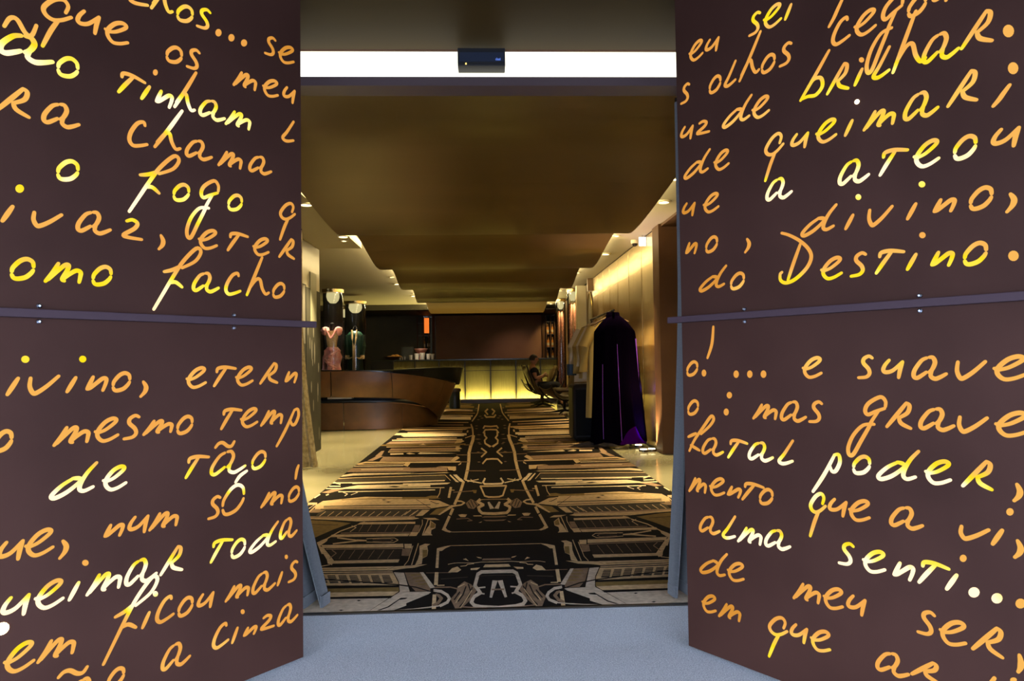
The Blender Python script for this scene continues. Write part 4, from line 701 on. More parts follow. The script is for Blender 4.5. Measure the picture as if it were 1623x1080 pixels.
curtain('gold_curtain', 'old gold brocade curtain by the left glass wall', -1.99, -2.17, -1.83, 7.42, 0.005, 2.55, 3, 0.03, m_goldcloth, -1)

# ---------------------------------------------------------------- reception desk
t = thing('reception_desk', 'curved brown leather clad reception desk with a sweeping upper band', 'desk', (-2.2, 12.3, 0))
TOP = [(-5.2, 11.7, .99), (-4, 11.35, .99), (-3, 11.2, .985), (-2, 11.2, .975), (-1.4, 11.35, .92), (-.90, 11.70, .83), (-.60, 12.3, .72), (-.75, 13.0, .68), (-1.3, 13.5, .70), (-2.2, 13.7, .72)]
BOT = [(-5.2, 11.7, .57), (-4, 11.35, .57), (-3, 11.22, .565), (-2, 11.25, .55), (-1.4, 11.45, .50), (-1.06, 11.75, .34), (-.88, 12.2, .12), (-1.0, 12.85, .05), (-1.5, 13.3, .04), (-2.2, 13.5, .04)]
cuts = [0, 0.115, 0.27, 0.405, 0.60, 0.80, 1.0]
for a, b in zip(cuts[:-1], cuts[1:]):
    def fn(u, v, a=a, b=b):
        s = a+0.0008+(b-a-0.0016)*u; p = lerp_list(TOP, s); q = lerp_list(BOT, s); r = p.lerp(q, v); bul = 0.02*math.sin(PI*v)
        return (r.x+bul*0.5, r.y-bul, r.z)
    MB().grid(fn, 20, 8).build('upper_band_panel', m_leather, t, smooth=True, solid=0.02)
MB().grid(lambda u, v: tuple(lerp_list(TOP, u*0.72).lerp(Vector((-3.4+1.6*u*.8, 12.6+.2*u, lerp_list(TOP, u*0.72).z)), v*0.5)+Vector((0, 0.012, 0.006))), 40, 2).build('desk_top', m_blacktop, t, solid=0.02)
BB = [(-5.2, 11.95, 0), (-4, 11.6, 0), (-3, 11.45, 0), (-2, 11.45, 0), (-1.45, 11.6, 0), (-1.08, 11.9, 0), (-.92, 12.4, 0), (-1.1, 12.95, 0), (-1.6, 13.25, 0)]
BH = [.46, .46, .455, .45, .42, .33, .2, .14, .12]
cb = [0, 0.13, 0.322, 0.5, 0.75, 1.0]
for a, b in zip(cb[:-1], cb[1:]):
    def fn(u, v, a=a, b=b):
        s = a+0.0008+(b-a-0.0016)*u; p = lerp_list(BB, s); h = lerp_list([(q, 0, 0) for q in BH], s).x
        return (p.x, p.y-0.02*v, 0.01+(h-0.01)*v)
    MB().grid(fn, 18, 5).build('base_panel', m_leather, t, smooth=True, solid=0.02)
MB().grid(lambda u, v: (lambda p: (p.x-0.15*v*u, p.y+0.03+1.0*v, lerp_list([(q, 0, 0) for q in BH], u*.6).x+0.02))(lerp_list(BB, u*0.6)), 30, 2).build('lower_shelf', m_blackleather, t, solid=0.03)
MB().grid(lambda u, v: (lambda p: (p.x, p.y+0.28, 0.47+0.5*v))(lerp_list(BB, u*0.6)), 30, 1).build('inner_wall', m_black, t, solid=0.02)
t2 = thing('paper_sheet', 'white sheet lying in the gap of the reception desk, left', 'paper', (-2.35, 11.6, 0.5))
MB().box(-2.68, -2.28, 11.52, 11.72, 0.515, 0.560).build('sheet', mat('white paper', (.75, .72, .65), .6), t2)

t = thing('black_lounge_bench', 'black leather curved bench behind the reception desk', 'bench', (-1.3, 14.8, 0))
TB = [(-3.2, 14.6, .97), (-2.2, 14.25, .96), (-1.4, 14.15, .99), (-.85, 14.3, 1.0), (-.54, 14.7, .99), (-.62, 15.3, .96), (-1.1, 15.7, .95)]
LB = [(-3.2, 14.65, .60), (-2.2, 14.35, .60), (-1.4, 14.3, .62), (-.95, 14.45, .62), (-.64, 14.75, .64), (-.72, 15.2, .62), (-1.1, 15.6, .60)]
MB().grid(lambda u, v: tuple(lerp_list(TB, u).lerp(lerp_list(LB, u), v)), 44, 4).build('back_shell', m_blackleather, t, smooth=True, solid=0.03)
MB().grid(lambda u, v: tuple(lerp_list(LB, u).lerp(Vector((-2.0+.8*u, 14.95, .56)), v)+Vector((0, 0, .01))), 30, 2).build('seat', m_blackleather, t, solid=0.05)
MB().box(-2.6, -1.5, 14.8, 15.2, 0, 0.56).build('plinth', m_black, t)
p = at_z(721, 648, 0); t = thing('round_stool', 'short dark round stool beside the black bench', 'stool', (p.x, p.y, 0))
MB().lathe([(0.13, 0.010), (0.135, 0.05), (0.125, 0.38), (0.12, 0.40)], p.x, p.y, 24).build('drum', m_blackleather, t, smooth=True)
MB().lathe([(0.14, 0.40), (0.15, 0.43), (0.145, 0.47), (0.10, 0.485), (0.01, 0.488)], p.x, p.y, 24).build('seat_pad', mat('dark brown pad', (.05, .03, .02), .5), t, smooth=True)

# ---------------------------------------------------------------- bar
BY = 18.55
t = thing('bar_counter', 'long bar counter with glowing ribbed yellow glass front panels', 'bar', (-0.7, BY+0.35, 0))
xs_ = [at_y(q, 600, BY).x for q in (623, 657.6, 696, 737, 777.7, 818, 857, 884)]
x00 = at_y(588, 600, BY).x
MB().box(x00, xs_[-1]+0.05, BY+0.02, BY+0.75, 1.155, 1.19).build('counter_top', m_blacktop, t, bevel=0.004)
MB().box(x00, xs_[0], BY+0.04, BY+0.7, 0.1, 1.155).build('end_panel', m_black, t)
for a, b in zip(xs_[:-1], xs_[1:]):
    mb = MB(); n = max(8, int((b-a)/0.03)); w_ = (b-a-0.03)/n
    pts = []
    for i in range(n):
        xa = a+0.015+i*w_
        pts += [(xa, BY+0.05), (xa+w_*.5, BY+0.042)]
    pts.append((b-0.015, BY+0.05))
    for (xa, ya), (xb, yb) in zip(pts[:-1], pts[1:]): mb.add([(xa, ya, .10), (xb, yb, .10), (xb, yb, 1.14), (xa, ya, 1.14)], [(0, 1, 2, 3)])
    mb.build('glass_panel', m_bar, t)
for x in xs_: MB().box(x-0.014, x+0.014, BY+0.01, BY+0.06, 0.08, 1.155).build('mullion', m_blackmetal, t)
MB().box(xs_[0], xs_[-1]+0.05, BY-0.16, BY-0.135, 0.0, 0.10).build('plinth_lip', mat('dark brown plinth', (.05, .026, .012), .4), t)
MB().box(xs_[0], xs_[-1]+0.05, BY-0.135, BY+0.6, 0.0, 0.03).build('plinth', m_black, t)
MB().box(xs_[0], xs_[-1], BY+0.07, BY+0.65, 0.08, 1.155).build('carcass', m_black, t)
MB().box(xs_[0], xs_[-1]+0.05, BY+0.012, BY+0.03, 0.86, 0.875).build('cross_rail', m_blackmetal, t)
L = area('bar_plinth_light', (0, 0, 0), (math.radians(168), 0, 0), xs_[-1]-xs_[0], 0.05, 185, (1.0, 0.82, 0.28)); L.parent = t
L.location = Vector(((xs_[0]+xs_[-1])/2, BY-0.07, 0.05))-t.location

def on_bar(px): return at_y(px, 566, BY+0.3).x
ZT = 1.19; YB = BY+0.3
def tumbler(px, r, h, lab, m=m_glass_w, name='drinking_glass', yo=0, z=ZT):
    x = on_bar(px); o = MB().lathe([(r*.75, z), (r, z+h), (r*.9, z+h), (r*.65, z+0.01)], x, YB+yo, 18, cap=False).build(name, m, smooth=True, label=lab, category='glass', group='glassware on the bar'); return o
tumbler(651, .055, .13, 'white tumbler at the left end of the glassware on the bar'); tumbler(661, .075, .17, 'wide white glass in front of the pink bowl', yo=-.05); tumbler(670, .075, .19, 'white glass right of centre in the glassware on the bar', yo=-.08); tumbler(679, .065, .16, 'white glass second from the right on the bar'); tumbler(685, .055, .15, 'white glass at the right end of the glassware on the bar', yo=.08)
x = on_bar(666); t = thing('pink_bowl', 'pink glass bowl standing behind the white glasses on the bar', 'bowl', (x, YB+.2, ZT))
MB().lathe([(.05, ZT), (.03, ZT+.12), (.10, ZT+.18), (.17, ZT+.24), (.18, ZT+.29)], x, YB+.2, 22, cap=False).build('bowl', m_pinkglass, t, smooth=True); MB().lathe([(.175, ZT+.285), (.188, ZT+.30), (.175, ZT+.305)], x, YB+.2, 22, cap=False).build('rim', m_pink, t)
x = on_bar(622); t = thing('bread_bowl', 'low wooden bowl of bread at the left end of the bar', 'bowl', (x, YB, ZT))
MB().lathe([(.08, ZT), (.20, ZT+.05), (.27, ZT+.09), (.25, ZT+.09), (.18, ZT+.06), (.01, ZT+.03)], x, YB, 24, sy=.7).build('bowl', m_wood, t, smooth=True)
for k, (dx, h) in enumerate(((-.08, .05), (.03, .08), (.12, .09), (.18, .06))):
    MB().lathe([(.01, ZT+.05), (.06, ZT+.065), (.06, ZT+.06+h*.6), (.03, ZT+.06+h), (.005, ZT+.065+h)], x+dx, YB-.02, 12, sx=1.3).build('bread_piece', m_bread, t, smooth=True)
for k, px in enumerate((634.5, 638, 642)):
    x = on_bar(px); t = thing('salt_shaker', ('left', 'middle', 'right')[k]+' one of three small shakers beside the bread bowl', 'shaker', (x, YB-.05, ZT), 'shakers on the bar')
    MB().lathe([(.018, ZT), (.02, ZT+.06), (.016, ZT+.08)], x, YB-.05, 12).build('body', m_glass_w, t, smooth=True); MB().lathe([(.017, ZT+.08), (.017, ZT+.10), (.008, ZT+.108)], x, YB-.05, 12).build('cap', m_chrome, t, smooth=True)
x = on_bar(641); t = thing('grey_screen', 'thin grey screen standing behind the shakers on the bar', 'screen', (x+.1, YB+.25, ZT))
MB().box(on_bar(634), on_bar(654), YB+.28, YB+.30, ZT+.02, ZT+.36).build('panel', mat('grey green panel', (.05, .055, .04), .4), t); MB().box(x-.05, x+.15, YB+.25, YB+.33, ZT, ZT+.02).build('foot', m_blackmetal, t)

# bar back
a = at_y(690, 500, 20.9).x; b = at_y(858, 500, 20.9).x
wb = MB().box(a, b, 20.95, 21.05, 0, 2.53).build('wall_back', m_barback, kind=S, label='purplish brown panelled wall behind the bar')
MB().box(a-.10, a-.02, 20.88, 21.0, 0, 2.53).build('trim_3', m_brown, kind=S, label='left upright framing the panel behind the bar')
MB().box(b+.02, b+.10, 20.88, 21.0, 0, 2.53).build('trim_4', m_brown, kind=S, label='right upright framing the panel behind the bar')
def shelves(x0, x1, lab):
    t = thing('back_bar_shelf', lab, 'shelf', ((x0+x1)/2, 20.95, 0))
    MB().box(x0, x1, 21.12, 21.15, 0, 2.5).build('back_board', m_black, t)
    for x in (x0, (x0+x1)/2-.01, x1-.03): MB().box(x, x+.025, 20.8, 21.12, 0, 2.5).build('upright', m_brown, t)
    for z in (1.12, 1.52, 1.92, 2.30): MB().box(x0, x1, 20.82, 21.12, z, z+.02).build('shelf_board', mat('smoked shelf', (.10, .08, .06), .3), t)
    return t
sx0 = at_y(661, 500, 20.9).x; sx1 = at_y(680.5, 500, 20.9).x
shelves(sx0, sx1, 'dark shelf unit behind the bar left of the panelled wall')
rx0 = at_y(864.5, 500, 20.9).x; rx1 = min(at_y(884, 500, 20.9).x, 2.08)
shelves(rx0, rx1, 'dark shelf unit behind the bar right of the panelled wall')
c = at_y(676, 512, 20.75); t = thing('orange_sign', 'small upright glowing orange panel on the left bar shelf', 'sign', (c.x, 20.78, 1.94))
MB().box(c.x-.072, c.x+.072, 20.76, 20.80, 2.0, 2.46).build('lit_panel', e_orange, t, bevel=.003); MB().box(c.x-.04, c.x+.04, 20.77, 20.83, 1.94, 2.0).build('foot', m_black, t)
def bottle(x, y, z, h, r, m, lab):
    t = thing('bottle', lab, 'bottle', (x, y, z), 'bottles behind the bar')
    MB().lathe([(r, z), (r, z+h*.55), (r*.8, z+h*.65), (r*.32, z+h*.76), (r*.30, z+h*.95)], x, y, 14).build('body', m, t, smooth=True); MB().lathe([(r*.36, z+h*.93), (r*.36, z+h)], x, y, 12).build('cap', m_goldlace, t)
    MB().lathe([(r*1.02, z+h*.15), (r*1.02, z+h*.42)], x, y, 14, cap=False).build('label_band', m_ivory, t)
c = at_y(678.5, 535, 20.75); bottle(c.x, 20.86, 1.54, .36, .042, m_bottle, 'green glass bottle under the orange panel on the left bar shelf')
c = at_y(672, 535, 20.75); bottle(c.x-.01, 20.9, 1.54, .33, .036, m_amber, 'amber bottle left of the green bottle on the left bar shelf')
for i, (px, z, w_) in enumerate(((866.5, 1.54, 'second shelf, left'), (869.5, 1.54, 'second shelf, second from left'), (877.5, 1.54, 'second shelf, right bay'), (867.5, 1.14, 'lowest shelf, left'), (879.5, 1.14, 'lowest shelf, right bay'), (868.5, 1.94, 'third shelf, left'), (878, 1.94, 'third shelf, right bay'))):
    c = at_y(px, 540, 20.9); bottle(min(c.x, 2.0), 20.93, z, .30, .034, m_amber, 'amber bottle on the right bar shelf, '+w_)
spot('shelf_light', (at_y(873, 500, 20.6).x, 20.3, 2.48), 30, GOLD, 80, .8, (math.radians(35), 0, 0))
spot('bar_back_light', (0.9, 19.6, 2.5), 32, (1, .7, .45), 95, 1.0, (math.radians(30), 0, 0))
spot('bar_top_light', (on_bar(668), 18.2, 2.4), 60, (1, .86, .7), 30, .8, (math.radians(28), 0, 0))

# ---------------------------------------------------------------- glass display tubes
def display_tube(x, y, r, z1, lab, lit=True, seg=32, pw=14):
    t = thing('display_tube', lab, 'display case', (x, y, 0))
    MB().lathe([(r*1.08, 0), (r*1.08, .10), (r*1.0, .12)], x, y, seg).build('base', m_black, t, smooth=True)
    MB().lathe([(r, .12), (r, z1-.06)], x, y, seg, cap=False).build('clear_tube', m_tube, t, smooth=True)
    MB().lathe([(r*1.08, z1-.06), (r*1.10, z1)], x, y, seg).build('cap', m_brass, t, smooth=True)
    MB().lathe([(r*.62, z1-.065), (r*.66, z1-.14), (r*.55, z1-.21), (r*.30, z1-.26)], x, y, 20, cap=False).build('lamp_shade', e_ring, t, smooth=True)
    mb = MB()
    for q in range(3): mb.lathe([(r*.60-q*.01, z1-.12-q*.035), (r*.64-q*.01, z1-.128-q*.035)], x, y, 20, cap=False)
    mb.build('shade_rings', m_blackmetal, t)
    if lit: spot('tube_lamp', (x, y-r*.4, z1-.28), pw*2.2, (1, .88, .62), 60, .8, (math.radians(6), 0, 0), .03, t)
    return t
def dark_back(x, y, r, z1, t):
    MB().lathe([(r*.96, .12), (r*.96, z1-.06)], x, y, 20, a0=0.05*PI, a1=0.95*PI, cap=False).build('dark_backing', m_black, t, smooth=True)
p1 = at_y(528, 520, 13.3); p2 = at_y(563.5, 520, 15.9)
t = display_tube(p1.x, 13.3, .19, 2.54, 'first tall glass display tube, with the pink dress', pw=26); dark_back(p1.x, 13.3, .19, 2.54, t)
t = display_tube(p2.x, 15.9, .235, 2.54, 'glass display tube with the green and gold coat', pw=40); dark_back(p2.x, 15.9, .235, 2.54, t)
p3 = at_y(547, 520, 17.4); t = display_tube(p3.x, 17.4, .15, 2.54, 'narrow glass display tube seen between the two dressed ones', pw=6); dark_back(p3.x, 17.4, .15, 2.54, t)
# pink dress
x, y = p1.x-.01, 13.25; t = thing('pink_dress', 'pink satin period dress with gold bodice in the first glass tube', 'dress', (x, y, .5))
def rag(a, v): return 1+.17*math.sin(5*a+6*v)+.10*math.sin(9*a-11*v)
MB().lathe([(.13, 1.74), (.12, 1.66), (.10, 1.52), (.085, 1.42)], x, y, 24, sx=1.0, sy=.7, cap=False).build('bodice', m_goldlace, t, smooth=True)
MB().lathe([(.085, 1.43), (.14, 1.36), (.16, 1.24), (.15, 1.12), (.165, 1.0), (.16, .85), (.17, .6)], x, y, 40, sx=1, sy=.85, cap=False, wob=rag).build('skirt', m_pink, t, smooth=True)
for s in (-1, 1):
    MB().lathe([(.02, 1.82), (.06, 1.80), (.075, 1.75), (.06, 1.69), (.03, 1.65)], x+s*.125, y, 16, wob=rag).build('puff_sleeve', m_pink, t, smooth=True)
mb = MB()
for k in range(7):
    a = k*.9; mb.tube([(x+.13*math.cos(a), y-.10-.03*math.sin(a), 1.36-.05*k), (x+.05*math.cos(a+1), y-.155, 1.28-.05*k), (x-.12*math.cos(a), y-.10, 1.22-.05*k)], [.015, .03, .012], 6)
mb.build('ruffles', m_pink, t, smooth=True)
MB().tube([(x-.11, y-.05, 1.8), (x-.02, y-.1, 1.62), (x, y-.11, 1.6), (x+.02, y-.1, 1.62), (x+.11, y-.05, 1.8)], [.018]*5, 6).build('neckline', m_pink, t, smooth=True)
MB().lathe([(.035, 1.68), (.05, 1.80), (.045, 1.88), (.01, 1.90)], x, y+.02, 14).build('mannequin_neck', m_black, t, smooth=True)
MB().lathe([(.05, .2), (.03, .22), (.015, .26), (.015, .75)], x, y+.02, 12).build('stand', m_blackmetal, t)
# green coat
x, y = p2.x, 15.85; t = thing('green_coat', 'dark green period coat with gold braid in a glass tube', 'coat', (x, y, .5))
MB().lathe([(.05, 1.86), (.13, 1.83), (.19, 1.76), (.17, 1.6), (.15, 1.4), (.17, 1.2), (.20, .9), (.21, .75)], x, y, 28, sy=.6, cap=False).build('coat_body', m_green, t, smooth=True)
for s in (-1, 1):
    MB().tube([(x+s*.17, y, 1.76), (x+s*.20, y-.02, 1.5), (x+s*.17, y-.06, 1.28)], [.055, .05, .045], 10).build('sleeve', m_green, t, smooth=True)
    MB().tube([(x+s*.06, y-.09, 1.88), (x+s*.045, y-.125, 1.7), (x+s*.02, y-.14, 1.5), (x+s*.018, y-.15, .72)], [.018, .022, .022, .024], 6).build('gold_braid', m_goldlace, t, smooth=True)
    MB().tube([(x+s*.04, y-.15, 1.25), (x+s*.12, y-.14, 1.22), (x+s*.20, y-.1, 1.27)], [.014, .02, .014], 6).build('pocket_braid', m_goldlace, t, smooth=True)
    MB().lathe([(.05, 1.21), (.056, 1.25), (.05, 1.30)], x+s*.17, y-.06, 12, cap=False).build('cuff', m_goldlace, t, smooth=True)
MB().tube([(x-.05, y-.03, 1.88), (x-.03, y, 1.95), (x, y, 1.975), (x+.03, y, 1.95), (x+.05, y-.03, 1.88)], .008, 6).build('hanger', m_blackmetal, t)
MB().lathe([(.05, .2), (.03, .22), (.015, .26), (.015, .8)], x, y, 12).build('stand', m_blackmetal, t)
# right tubes
for px, yy, r, lab, pw in ((908.5, 15.0, .125, 'tall glass display tube with copper fabric beside the cream pier', 22), (889, 17.4, .125, 'second tall glass display tube with copper fabric, farther along the right wall', 16)):
    x = at_y(px, 520, yy).x; t = display_tube(x, yy, r, 2.68, lab, pw=pw)
    g = thing('copper_fabric_column', ('copper sequin costume hanging in the nearer right tube' if yy < 16 else 'copper sequin costume hanging in the farther right tube'), 'costume', (x, yy, .12))
    for s in (-1, 1):
        MB().lathe([(.04, .14), (.045, .8), (.04, 1.5), (.042, 2.33), (.02, 2.38)], x+s*.052, yy-.01, 16, wob=lambda a, v: 1+.12*math.sin(4*a+9*v)).build('fabric_fold', m_rust, g, smooth=True)
    MB().tube([(x-.07, yy, 2.39), (x, yy, 2.42), (x+.07, yy, 2.39)], .008, 6).build('hanger', m_blackmetal, g)

# ---------------------------------------------------------------- clothes rack, cape and costumes
xr = 1.60
t = thing('clothes_rack', 'black wheeled clothes rack holding the costumes by the brass wall', 'rack', (xr, 9.4, 0))
MB().tube([(xr, 8.55, 1.73), (xr, 10.5, 1.73)], .014, 10).build('rail', m_blackmetal, t)
for yy in (8.62, 10.42): MB().tube([(xr, yy, .09), (xr, yy, 1.73)], .012, 8).build('post', m_blackmetal, t)
for yy in (8.72, 10.35): MB().tube([(xr-.30, yy, .10), (xr+.22, yy, .10)], .012, 8).build('foot_bar', m_blackmetal, t)
MB().tube([(xr, 8.72, .10), (xr, 10.35, .10)], .012, 8).build('base_bar', m_blackmetal, t)
for xx, yy in ((xr+.21, 8.72), (xr-.29, 8.72), (xr+.21, 10.35), (xr-.29, 10.35)):
    MB().tube([(xx-.014, yy, .04), (xx+.014, yy, .04)], .040, 14).build('caster', m_black, t, smooth=True)
    MB().tube([(xx, yy, .07), (xx, yy, .10)], .01, 6).build('caster_stem', m_chrome, t)
# cape
t = thing('velvet_cape', 'long black velvet cape with purple lining hanging at the front of the rack', 'cape', (xr, 8.72, 0))
def cape(u, v):
    a = PI*(0.0+2*u)
    z = 1.66-1.60*v
    sh = min(1, (v/0.09))**.6
    w_ = (.070+.180*sh+.080*v); d = (.05+.05*sh+.08*v)
    fold = 1+(.02+.075*v)*math.sin(11*a+1.2*math.sin(3*v))+.02*math.sin(23*a)*v
    xx = xr+.015+w_*math.cos(a)*fold+.03*v; yy = 8.62+d*math.sin(a)*fold
    zz = z-(.10*max(0, abs(math.cos(a))-.35)*(1-v)*sh)
    if v > .97: zz += .02*math.sin(5*a)
    return (xx, yy, zz)
MB().grid(cape, 150, 46).build('cloak', m_velvet, t, smooth=True, solid=.006)
def lining(u, v):
    z = .045+1.15*v; x0 = xr+.385-.07*v; return (x0-.012-.03*(1-v)*math.sin(u*PI*3)-.05*u*(1-v)*0, 8.50+.22*u, z)
# the lining is turned out along the right front edge and at the hem
def edge(u, v):
    z = .05+1.32*v; q = cape(.955, 1-(z-.05)/1.6); return (q[0]+.018-.035*u, q[1]-.018+.10*(1-u)*.3, z)
MB().grid(edge, 4, 30).build('turned_lining_edge', m_edge, t, smooth=True, solid=.006)
def hemf(u, v):
    h = .02+.30*max(0, math.sin(PI*min(1, u*1.15)))*(.35+.65*u); z = .055+h*v; q = cape(.74+.20*u, 1-(z-.05)/1.6)
    return (q[0], q[1]-.016, z)
MB().grid(hemf, 24, 6).build('turned_lining_hem', m_velvet_l, t, smooth=True, solid=.005)
for xo, z0, z1_ in ((.0, .1, 1.30), (-.125, .12, 1.05)):
    def pipe(z): u = .75+xo*.9; q = cape(u, 1-(z-.05)/1.6); return (q[0], q[1]-.010, z)
    MB().tube([pipe(z0+(z1_-z0)*k/12) for k in range(13)], .0028, 6).build('purple_piping', m_edge, t)
MB().lathe([(.098, 1.60), (.088, 1.64), (.080, 1.70), (.074, 1.705)], xr, 8.63, 28, sy=.7, cap=False).build('collar', m_velvet, t, smooth=True, solid=.008)
MB().tube([(xr-.20, 8.64, 1.585), (xr-.08, 8.64, 1.64), (xr, 8.64, 1.66), (xr+.08, 8.64, 1.64), (xr+.20, 8.64, 1.585)], .012, 8).build('hanger', m_wood, t)
MB().tube([(xr, 8.64, 1.66), (xr, 8.64, 1.70), (xr-.02, 8.64, 1.73), (xr, 8.64, 1.755), (xr+.02, 8.64, 1.74)], .004, 6).build('hanger_hook', m_chrome, t)
def garment(y, m, lab, w0, h0, sleeve_z, cuff=None, xo=0, nm='costume'):
    t = thing(nm, lab, 'costume', (xr, y, h0))
    def f(u, v):
        a = 2*PI*u; z = 1.62-(1.62-h0)*v; sh = min(1, v/.08)**.6; w_ = .06+w0*sh+.05*v
        return (xr+xo+w_*math.cos(a)*(1+.05*math.sin(9*a)), y+(.035+.03*v)*math.sin(a), z-.10*abs(math.cos(a))*(1-v)*sh)
    MB().grid(f, 48, 20).build('body', m, t, smooth=True, solid=.005)
    for s in (-1, 1):
        MB().tube([(xr+xo+s*(.03+w0*.9), y, 1.53), (xr+xo+s*(w0+.14), y-.03, 1.28), (xr+xo+s*(w0+.15), y-.03, sleeve_z)], [.07, .075, .06], 12).build('sleeve', m, t, smooth=True)
        if cuff: MB().tube([(xr+xo+s*(w0+.15), y-.03, sleeve_z+.10), (xr+xo+s*(w0+.153), y-.03, sleeve_z-.06)], [.075, .07], 12).build('cuff', cuff, t)
    MB().tube([(xr+xo-.18, y, 1.57), (xr+xo, y, 1.65), (xr+xo+.18, y, 1.57)], .010, 8).build('hanger', m_wood, t)
    MB().tube([(xr+xo, y, 1.65), (xr, y, 1.70), (xr-.02, y, 1.73), (xr, y, 1.755), (xr+.02, y, 1.74)], .004, 6).build('hanger_hook', m_chrome, t)
garment(8.95, m_ochre, 'ochre coat hanging directly behind the black cape', .17, .35, .95, xo=-.03)
garment(9.2, m_ivory, 'ivory shirt costume hanging second behind the cape', .17, .85, 1.02, xo=-.03)
garment(9.5, m_ochre, 'dull gold costume hanging third behind the cape', .18, .85, .92, xo=-.03)
garment(9.85, m_ivory, 'ivory coat with dark teal cuffs at the far end of the rack', .19, .6, .95, cuff=m_blue, xo=-.05)
# suitcase
a = at_z(909, 700, 0); t = thing('travel_case', 'upright black hard travel case beside the clothes rack', 'suitcase', (1.27, 9.5, 0))
MB().box(1.14, 1.46, 9.18, 9.72, .02, .775).build('shell', m_black, t, bevel=.05)
MB().box(1.175, 1.43, 9.165, 9.18, .09, .71).build('front_face', m_smear, t, bevel=.006)
MB().tube([(1.16, 9.30, .775), (1.18, 9.32, .80), (1.42, 9.5, .80), (1.44, 9.52, .775)], .008, 8).build('top_handle', m_chrome, t)
for xx, yy in ((1.2, 9.25), (1.4, 9.25), (1.2, 9.65), (1.4, 9.65)): MB().lathe([(.015, 0), (.018, .024)], xx, yy, 10).build('foot', m_black, t)
t = thing('dark_cloth_heap', 'crumpled dark cloth lying on the carpet under the cape', 'cloth', (1.36, 8.62, 0))
def heap(u, v):
    a = 2*PI*u; r = (1-v)**.7; return (1.36+.30*r*math.cos(a)*(1+.15*math.sin(5*a)), 8.66+.13*r*math.sin(a), .008+.038*(1-r**2)*(1+.4*math.sin(7*a)+.3*math.sin(13*a))+.004)
MB().grid(heap, 48, 10).build('crumpled_cloth', mat('dark brown cloth', (.02, .012, .008), .9), t, smooth=True)
spot('purple_wall_spot', (1.95, 8.45, .05), 90, (.45, .18, 1.0), 60, .8, (PI, math.radians(-4), 0), .05)
spot('added_cape_edge_light', (1.99, 8.60, .75), 7.0, (.85, .7, 1.0), 120, 1, (math.radians(85), 0, math.radians(80)), .04)  # added lamp without a fixture, brightens the cape's right edge

# ---------------------------------------------------------------- lounge chairs and sitter
def lounge_chair(x, y, rz, lab, pillow):
    t = thing('lounge_chair', lab, 'chair', (x, y, 0))
    t.rotation_euler = (0, 0, rz); O = Vector((x, y, 0))
    def B(mb, *a, **k):
        mb.v = [(v[0]+x, v[1]+y, v[2]+0.010) for v in mb.v]; return mb.build(*a, **k)
    for s in (-1, 1):
        B(MB().tube([tuple(lerp_list([(-.44, s*.31, 1.0), (-.36, s*.30, .75), (-.24, s*.28, .42), (-.08, s*.26, .30), (.16, s*.27, .29), (.34, s*.29, .40), (.46, s*.31, .62)], k/20)) for k in range(21)], .016, 8), 'frame_side', m_blackmetal, t, smooth=True)
    B(MB().tube([(-.08, -.27, .30), (-.08, .27, .30)], .014, 8), 'cross_bar', m_blackmetal, t)
    SL = [(-.43, 0, .97), (-.34, 0, .78), (-.22, 0, .56), (-.06, 0, .38), (.12, 0, .36), (.30, 0, .43), (.44, 0, .56)]
    def sling(u, v):
        p = lerp_list(SL, v); s = (u-.5)*2; sag = .06*(1-s*s)*(1 if v > .1 else v*10)
        return (p.x-(sag if v < .5 else 0), s*.29, p.z-(0 if v < .45 else sag*.9))
    B(MB().grid(sling, 14, 26), 'leather_sling', m_chairleather, t, smooth=True, solid=.022)
    if pillow:
        B(MB().lathe([(.01, .44), (.20, .45), (.25, .49), (.20, .53), (.01, .54)], .10, 0, 20, sy=1.0), 'seat_cushion', m_chairleather, t, smooth=True)
        mb = MB().lathe([(.01, -.05), (.22, -.035), (.26, 0), (.22, .035), (.01, .05)], 0, 0, 20, sx=.9)
        mb.v = [(-.26+v[2]*.9+v[0]*-.42*0-.36*(v[0]), v[1], .72+v[0]*.85) for v in mb.v]; B(mb, 'back_cushion', m_chairleather, t, smooth=True)
    B(MB().lathe([(.05, .28), (.035, .24), (.03, .08), (.06, .05)], 0, 0, 14), 'pedestal', m_blackmetal, t, smooth=True)
    for k in range(4):
        a = k*PI/2+PI/4
        B(MB().tube([(0, 0, .07), (.18*math.cos(a), .18*math.sin(a), .045), (.34*math.cos(a), .34*math.sin(a), .012)], [.025, .018, .010], 8), 'foot', m_blackmetal, t, smooth=True)
    return t
lounge_chair(1.30, 16.35, .15, 'dark leather sling lounge chair with the seated person', False)
lounge_chair(1.58, 14.15, math.radians(200), 'empty olive leather sling lounge chair nearer the clothes rack', True)
lounge_chair(1.38, 17.6, math.radians(190), 'lounge chair farthest back against the bar, partly hidden', True)

